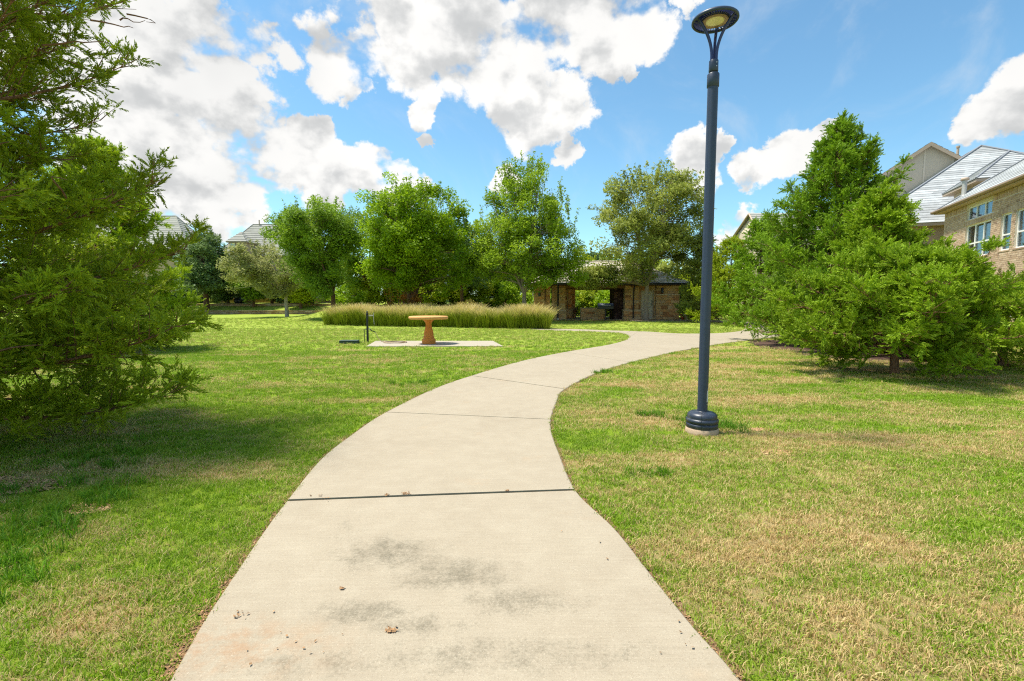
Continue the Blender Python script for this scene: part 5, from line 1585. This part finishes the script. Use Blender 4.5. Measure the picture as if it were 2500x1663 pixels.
# ================================================================== TERRACE WALLS, FENCE, FIRE PIT
def retaining(label, x0, x1, y, z0, z1, seed, hm, lm):
    rng = random.Random(seed)
    root = empty('retaining_wall', ((x0 + x1)/2, y, z0), label=label, cat='wall')
    mb = MB(); mb.box((x0, y + .02, z0 - .2), (x1, y + .38, z1 - .02)); under(mb.build('wall_core', M['mortar'], None), root)
    c0 = Vector(root.location)
    lay_stones(root, 'wallstone', M['wallstone'], x0, x1, z0 - .04, z1, y + .02, rng, hm[0], hm[1], lm[0], lm[1], proud=.05)
    mb = MB(); 
    x = x0
    caps = []
    while x < x1:
        l = min(rng.uniform(.6, 1.1), x1 - x + .01)
        m2 = MB(); m2.bbox((x + .01, y - .07, z1), (x + l - .01, y + .42, z1 + .07), .015); under(m2.build('coping_stone', M['wallstone'], None), root); x += l
retaining('lowest stone terrace wall along the far left edge of the lawn', -40.5, -21.5, 57.0, .0, .38, 1, (.12, .16), (.4, .8))
retaining('middle thin stone terrace wall behind the blue green tree', -42.0, -21.0, 60.05, .92, 1.16, 2, (.10, .14), (.4, .8))
retaining('highest rough stone terrace wall below the iron fence', -38.5, -22.5, 64.1, 1.30, 1.86, 3, (.16, .24), (.4, .8))

def iron_fence():
    root = empty('iron_fence', (-31, 68.5, gzf(-31, 68.5)), label='black iron picket fence on top of the stone terraces', cat='fence')
    z0 = 0
    for x in np.arange(-9, 11, 2.4):
        mb = MB(); mb.box((x - .04, -.04, 0), (x + .04, .04, 1.55)); mb.build('post', M['navy'], root)
    for z in (.15, 1.35):
        mb = MB(); mb.box((-9, -.02, z), (10.2, .02, z + .04)); mb.build('rail', M['navy'], root)
    mb = MB()
    for x in np.arange(-8.9, 10.2, .11): mb.box((x - .009, -.009, .05), (x + .009, .009, 1.45))
    mb.build('pickets', M['navy'], root, kind='stuff')
iron_fence()
def fire_pit():
    x, y = X(587, 61.5), 61.5
    root = empty('fire_pit', (x, y, gzf(x, y)), label='round dark covered fire pit on the stone terrace', cat='fire pit')
    mb = MB(); mb.lathe([(.30, 0), (.62, .12), (.66, .38), (.64, .42)], seg=20); mb.build('bowl', M['navy'], root)
    mb = MB(); mb.lathe([(.66, .425), (.55, .62), (.30, .76), (.03, .80)], seg=20); mb.build('lid', M['navy'], root)
fire_pit()

# ================================================================== HOUSES
def hip_roof(mb, x0, x1, y0, y1, ze, rise, n, lift=.03):
    """returns ridge ends"""
    w_, d_ = x1 - x0, y1 - y0
    h = min(w_, d_) / 2
    if w_ >= d_: R0, R1 = (x0 + h, (y0+y1)/2, ze + rise), (x1 - h, (y0+y1)/2, ze + rise)
    else: R0, R1 = ((x0+x1)/2, y0 + h, ze + rise), ((x0+x1)/2, y1 - h, ze + rise)
    A, B, C, D = (x0, y0, ze), (x1, y0, ze), (x1, y1, ze), (x0, y1, ze)
    if w_ >= d_:
        roof_face(mb, A, B, R1, R0, n, lift); roof_face(mb, B, C, R1, R1, n, lift); roof_face(mb, C, D, R0, R1, n, lift); roof_face(mb, D, A, R0, R0, n, lift)
        hips = [(A, R0), (D, R0), (B, R1), (C, R1), (R0, R1)]
    else:
        roof_face(mb, A, B, R0, R0, n, lift); roof_face(mb, B, C, R1, R0, n, lift); roof_face(mb, C, D, R1, R1, n, lift); roof_face(mb, D, A, R0, R1, n, lift)
        hips = [(A, R0), (B, R0), (C, R1), (D, R1), (R0, R1)]
    return hips
def cap_hips(hips, r=.07):
    mb = MB()
    for a, b in hips:
        if (Vector(a) - Vector(b)).length > .1: mb.tube([Vector(a) + Vector((0,0,.03)), Vector(b) + Vector((0,0,.05))], r, 5)
    return mb

def window(root, x0, x1, z0, z1, y, nv=1, rail=None, facing='y', glass='farglass', fr=.06, depth=.08, curtain=True):
    """window part with frame bars and panes; plane y=const looking -y (facing 'y') or plane x=const looking -x (facing 'x', x0..x1 are then -y)"""
    def tr(a, b, c):       # a along, b out of wall (negative = outward), c up
        return (a, y + b, c) if facing == 'y' else (y + b, -a, c)
    def bx(mb, a0, a1, b0, b1, c0, c1):
        p, q = tr(a0, b0, c0), tr(a1, b1, c1)
        mb.box(tuple(min(s, t) for s, t in zip(p, q)), tuple(max(s, t) for s, t in zip(p, q)))
    mb = MB()
    bx(mb, x0, x0+fr, 0, depth, z0, z1); bx(mb, x1-fr, x1, 0, depth, z0, z1)
    bx(mb, x0+fr, x1-fr, 0, depth, z1-fr, z1); bx(mb, x0+fr, x1-fr, 0, depth, z0, z0+fr)
    cols = []
    for k in range(1, nv):
        c = x0 + (x1-x0)*k/nv; bx(mb, c-fr*.7, c+fr*.7, 0.002, depth - .002, z0+fr, z1-fr)
    w_ = mb.build('window', M['whiteframe'], root)
    edges = [x0+fr] + [x0 + (x1-x0)*k/nv for k in range(1, nv)] + [x1-fr]
    for k in range(nv):
        a0 = edges[k] + (fr*.7 if k else 0); a1 = edges[k+1] - (fr*.7 if k < nv-1 else 0)
        zs = [z0+fr, z1-fr] if rail is None else [z0+fr, rail-.03, rail+.03, z1-fr]
        if rail is not None:
            mb = MB(); bx(mb, a0, a1, .004, depth-.01, rail-.03, rail+.03); mb.build('rail', M['whiteframe'], w_)
        for j in range(0, len(zs), 2):
            mb = MB(); bx(mb, a0, a1, depth*.5, depth*.5+.008, zs[j], zs[j+1]); mb.build('pane', M[glass], w_)
    return w_

def far_house(name, label, x0, x1, y0, d, zb, ze, rise, wall, roofm='farshingle', wins=(), group=None, n=16, extra=None):
    root = empty(name, ((x0+x1)/2, y0, zb), label=label, cat='house', group=group)
    def part(nm, mb, mat, **kw): return under(mb.build(nm, mat, None, **kw), root)
    mb = MB(); mb.box((x0, y0, zb - .3), (x1, y0 + d, ze - .02)); part('wall', mb, M[wall])
    mb = MB(); hips = hip_roof(mb, x0 - .4, x1 + .4, y0 - .4, y0 + d + .4, ze, rise, n, .05); part('roof_shingles', mb, M[roofm], kind='stuff')
    mb = MB(); mb.box((x0 - .42, y0 - .42, ze - .2), (x1 + .42, y0 + d + .42, ze - .02)); part('eave', mb, M['fascia'])
    part('ridge_cap', cap_hips(hips), M[roofm])
    for (a0, a1, b0, b1, nv) in wins:
        w_ = window(root, a0, a1, b0, b1, y0 - .09, nv, None); w_.location = -Vector(root.location)
    return root, part

# far left house
p = lambda u, y: X(u, y)
r_, pt = far_house('far_house', 'pale brick house with tall grey roof at the far left beyond the junipers', p(40, 71), p(464, 71), 71, 7.6, 2.0, 9.0, 5.4, 'farbrick', wins=((p(431, 71), p(452, 71), 7.2, 8.5, 2), (p(405, 71), p(424, 71), 4.2, 6.0, 2)))
mb = MB(); hips = hip_roof(mb, p(425, 73), p(470, 73), 72.5, 79, 9.02, 2.3, 8, .05); pt('roof_shingles', mb, M['farshingle'], kind='stuff')
r_, pt = far_house('far_house', 'house with grey hip roofs and a small side turret beyond the terrace', -43.8, p(770, 73), 73, 7.0, 2.0, 8.4, 5.0, 'farbrick', wins=((p(650, 73), p(672, 73), 5.0, 6.6, 2),))
mb = MB(); mb.box((p(569, 71), 71, 1.8), (p(608, 71), 73.6, 10.1)); pt('turret_wall', mb, M['farbrick'])
mb = MB(); hips = hip_roof(mb, p(563, 71), p(614, 71), 70.6, 73.9, 10.12, 1.6, 6, .05); pt('turret_shingles', mb, M['farshingle'], kind='stuff')
mb = MB(); mb.box((p(564, 71), 70.65, 9.98), (p(613, 71), 73.85, 10.11)); pt('turret_eave', mb, M['fascia'])
w_ = window(r_, p(572, 71), p(583, 71), 8.6, 9.9, 70.9); w_.location = -Vector(r_.location)
mb = MB(); mb.tube([(p(643, 76.4), 76.4, 13.1), (p(643, 76.4), 76.4, 14.1)], .09, 6); pt('vent_pipe', mb, M['fascia'])
# small gabled house right of the lamp
def small_gable():
    y = 50.0; x0 = X(1835, y); root = empty('gabled_house', (x0 + 4, y, 0), label='cream gabled house showing between the cloud and the tall cone juniper', cat='house')
    def part(nm, mb, mat, **kw): return under(mb.build(nm, mat, None, **kw), root)
    za = zat(X(1847, y), y, 511); ze = zat(X(1835, y), y, 557)
    mb = MB(); mb.box((x0 + .4, y, 0), (x0 + 9, y + 5, ze)); part('wall', mb, M['cream'])
    # gable end looks left
    mb = MB(); mb.add([(x0 + .4, y, ze), (x0 + .4, y + 5, ze), (x0 + .9, y + 2.5, za)], [(0, 2, 1)]); part('gable', mb, M['cream'])
    mb = MB(); roof_face(mb, (x0 + .1, y - .3, ze - .25), (x0 + 9.3, y - .3, ze - .25), (x0 + 9.3, y + 2.5, za + .05), (x0 + .55, y + 2.5, za + .05), 9, .05)
    roof_face(mb, (x0 + 9.3, y + 5.3, ze - .25), (x0 + .1, y + 5.3, ze - .25), (x0 + .55, y + 2.5, za + .05), (x0 + 9.3, y + 2.5, za + .05), 9, .05); part('roof_shingles', mb, M['farshingle'], kind='stuff')
    mb = MB(); mb.tube([(x0 + .08, y - .32, ze - .3), (x0 + .5, y + 2.5, za), (x0 + .08, y + 5.3, ze - .3)], .11, 4); part('rake_board', mb, M['fascia'])
    w_ = window(root, x0 + 1.0, x0 + 1.9, ze - 1.8, ze - .5, y - .09); w_.location = -Vector(root.location)
small_gable()

# brick house on the right
def brick_house():
    th = math.atan2(-.39, .92)
    root = empty('brick_house', (21.5, 24.4, 0), rz=th, label='large tan brick house with grey shingle hip roofs on the right', cat='house')
    def part(nm, mb, mat, parent=None, **kw): return mb.build(nm, mat, parent or root, **kw)
    OP = [(2.34, 4.56, 5.15, 5.74), (2.34, 4.56, 3.47, 4.92), (5.32, 6.07, 3.53, 4.96), (6.37, 7.12, 3.53, 4.96), (5.32, 6.07, .9, 2.32), (6.37, 7.12, .9, 2.32), (9.0, 11.0, 3.5, 5.2)]
    SMAX, ZT = 15.0, 5.86
    ss = sorted({0.0, SMAX} | {o[0] for o in OP} | {o[1] for o in OP}); zs = sorted({-.3, ZT} | {o[2] for o in OP} | {o[3] for o in OP})
    mb = MB()
    for i in range(len(ss) - 1):
        for j in range(len(zs) - 1):
            sm, zm = (ss[i] + ss[i+1])/2, (zs[j] + zs[j+1])/2
            if any(o[0] < sm < o[1] and o[2] < zm < o[3] for o in OP): continue
            mb.box((-.006, -ss[i+1], zs[j]), (.22, -ss[i], zs[j+1]))
    part('wall', mb, M['brickmortar'])
    mb = MB(); mb.box((.9, -14.9, .1), (1.0, -.1, 5.7)); mb.box((.22, -.25, .1), (.9, -.22, 5.7)); part('dark_backing', mb, M['interior'])  # backing behind the panes; the unlit rooms' darkness is put into its colour
    mb = MB(); mb.box((.23, -20, -.3), (14, -15.02, 5.86)); mb.box((1.1, -15, -.3), (14, .0, 5.86)); part('body', mb, M['farbrick'])
    # bricks
    ume = MB(); ume.box((0, 0, 0), (1, 1, 1)); ume = ume.mesh('brick'); ume.materials.append(M['brick'])
    rng = random.Random(3); bricks = []
    CH = .0765; LH = .215
    def free(a, b, c, d): return not any(a < o[1] - .004 and b > o[0] + .004 and c < o[3] - .004 and d > o[2] + .004 for o in OP)
    sold = [(0.0, 9.2, 5.62, 5.86), (5.12, 7.32, 4.97, 5.20), (2.14, 4.76, 4.925, 5.145)]
    for s0, s1, z0, z1 in sold:
        s = s0
        while s < s1 - .03:
            if free(s, s + .07, z0, z1): bricks.append((s, .066, z0, z1 - z0 - .01))
            s += .0765
    nrow = int(5.62 / CH)
    for k in range(nrow):
        z = k * CH; s = -(k % 2) * LH / 2
        while s < 9.2:
            a, b = max(s, 0), s + LH - .011
            # trim against openings
            for o in OP + [(q[0], q[1], q[2], q[3]) for q in sold]:
                if z + CH > o[2] + .01 and z < o[3] - .01:
                    if a < o[1] and b > o[0]:
                        if a >= o[0] - 1e-6: a = o[1] + .004 if b > o[1] + .02 else 99
                        else: b = o[0] - .004
            if b - a > .03 and a < 50: bricks.append((a, b - a, z, CH - .011))
            s += LH
    vis = [b for b in bricks if 2.7 < b[2] < 5.9 and b[0] < 7.45]
    vis.sort(key=lambda b: -b[0]); near = set(map(tuple, vis[:290]))
    st = MB()
    for b in bricks:
        s, l, z, h = b; pr = -.018 - rng.uniform(0, .005)
        if b in near:
            o = bpy.data.objects.new('brick', ume); COL.objects.link(o); o.parent = root
            o.location = (pr, -s - l, z); o.scale = (.05, l, h)
        else:
            st.box((pr, -s - l, z), (pr + .05, -s, z + h), rng.uniform(.02, 1))
    part('brickwork', st, M['brick'], kind='stuff')
    # windows
    for k, (a, b, c, d) in enumerate(OP):
        w_ = window(root, a, b, c, d, .05, 3 if b - a > 1.5 else 1, None if k == 0 else (c + d)/2 - .1, 'x', 'glass', .055, .07)
        if k:
            mb = MB()
            n = 3 if b - a > 1.5 else 1
            for q in range(n):
                s = a + (b-a)*q/n + .06
                for i in range(7):
                    mb.box((.22 + .015*(i % 2), -s - .05*(i+1), c + .1), (.235 + .015*(i % 2), -s - .05*i, d - .02))
            mb.build('curtain', M['curtain'], w_)
            mb = MB(); mb.box((.30, -b + .02, c + .03), (.31, -a - .02, (c+d)/2 - .1)); mb.build('blind', M['blind'], w_)
        else:
            mb = MB(); mb.box((.20, -b + .02, c + .03), (.21, -a - .02, d - .03)); mb.build('blind', M['blind'], w_)
        mb = MB(); mb.box((-.035, -b - .03, c - .055), (.05, -a + .03, c - .003)); mb.build('sill', M['brick'], w_)
    # main roof over the brick wing
    mb = MB(); hips = hip_roof(mb, -.38, 14.35, -20.0, .32, 6.0, 5.5, 34, .018); part('roof_shingles', mb, M['houseshingle'], kind='stuff')
    mb = MB(); mb.box((-.36, -19.9, 5.87), (14.3, .30, 5.985)); part('soffit', mb, M['fascia'])
    mb = MB(); mb.tube([(-.44, .36, 5.97), (-.44, -20, 5.97)], .065, 8); mb.tube([(-.44, .36, 5.97), (14.3, .36, 5.97)], .065, 8); part('gutter', mb, M['gutterA'])
    part('ridge_cap', cap_hips(hips, .05), M['ridgecap'])
    # rear wing, big hip roof
    mb = MB(); mb.box((-2.4, 3.35, -.3), (13, 20.6, 5.8)); part('rear_wall', mb, M['farbrick'])
    mb = MB(); hips = hip_roof(mb, -2.77, 13.23, 2.95, 20.95, 5.85, 5.75, 34, .022); part('rear_roof_shingles', mb, M['houseshingle'], kind='stuff')
    mb = MB(); mb.box((-2.75, 2.97, 5.68), (13.2, 20.9, 5.84)); part('rear_eave', mb, M['fascia'])
    part('ridge_cap', cap_hips(hips, .06), M['ridgecap'])
    # stucco gable
    ax, by, za, hw, pch = 2.70, 11.56, 12.2, 4.4, .69
    ze = za - hw * pch
    mb = MB(); mb.add([(ax - hw, by, ze), (ax + hw, by, ze), (ax, by, za), (ax - hw, by + .2, ze), (ax + hw, by + .2, ze), (ax, by + .2, za), (ax - hw, by, 5.9), (ax + hw, by, 5.9), (ax - hw, by + .2, 5.9), (ax + hw, by + .2, 5.9)],
                      [(0, 1, 2), (5, 4, 3), (6, 7, 1, 0), (3, 4, 9, 8), (0, 3, 8, 6), (1, 7, 9, 4)]); g = part('gable', mb, M['stucco'])
    for dx in (-3.3, -1.75, -.2, 1.35):
        mb = MB(); mb.box((ax + dx - .05, by - .025, 6.5), (ax + dx + .05, by - .001, za - abs(dx)*pch - .15)); mb.build('trim_board', M['stuccotrim'], g)
    for sx in (-1, 1):
        mb = MB(); e = .35
        A = Vector((ax + sx*(hw + e), by - .35, ze - e*pch)); T_ = Vector((ax, by - .35, za + .08))
        roofm = MB()
        B = A + Vector((0, 9, 0)); U = T_ + Vector((0, 9, 0))
        if sx < 0: roof_face(roofm, B, A, T_, U, 15, .03)
        else: roof_face(roofm, A, B, U, T_, 15, .03)
        part('gable_roof_shingles', roofm, M['houseshingle'], kind='stuff')
        n_ = Vector((0, 0, -.26))
        mb.add([A, T_, T_ + n_, A + n_, A + Vector((0,.05,0)), T_ + Vector((0,.05,0)), T_ + n_ + Vector((0,.05,0)), A + n_ + Vector((0,.05,0))], [(0,1,2,3), (7,6,5,4), (0,4,5,1), (3,2,6,7), (0,3,7,4), (1,5,6,2)])
        mb.build('rake_board', M['fascia'], root)
    # dormer with its own small hip roof
    cx, cy = 1.08, .02
    mb = MB(); mb.box((cx + .4, cy + .4, 5.9), (cx + 3.5, cy + 3.5, 7.34)); part('dormer_wall', mb, M['stucco'])
    mb = MB(); hips = hip_roof(mb, cx, cx + 3.9, cy, cy + 3.9, 7.47, 1.57, 12, .03); part('dormer_shingles', mb, M['houseshingle'], kind='stuff')
    mb = MB(); mb.box((cx + .02, cy + .02, 7.34), (cx + 3.88, cy + 3.88, 7.46)); part('dormer_eave', mb, M['fascia'])
    part('ridge_cap', cap_hips(hips, .045), M['ridgecap'])
    # upper storey beyond the frame whose eave tip shows
    mb = MB(); mb.box((.6, -11, 6.0), (4.2, -7.5, 8.05)); part('upper_wall', mb, M['farbrick'])
    mb = MB(); hip_roof(mb, .1, 4.6, -11.5, -6.9, 8.2, 1.8, 14, .03); part('upper_shingles', mb, M['houseshingle'], kind='stuff')
    mb = MB(); mb.box((.12, -11.45, 8.05), (4.55, -6.92, 8.19)); part('upper_eave', mb, M['fascia'])
    # vents
    mb = MB(); mb.lathe([(.17, 0), (.11, .16), (.095, .2), (.095, .85)], (.40, -.72, 6.42), 14); v_ = part('vent_pipe', mb, M['galv'])
    mb = MB(); mb.lathe([(.15, 0), (.17, .03), (.15, .10), (.02, .14)], (.40, -.72, 7.28), 14); mb.build('vent_cap', M['fascia'], v_)
    mb = MB(); mb.lathe([(.08, 0), (.08, 1.05)], (5.2, 14.3, 11.4), 10); v_ = part('vent_pipe', mb, M['fascia'])
    mb = MB(); mb.lathe([(.12, 0), (.12, .12)], (5.2, 14.3, 12.46), 10); mb.build('vent_cap', M['fascia'], v_)
brick_house()
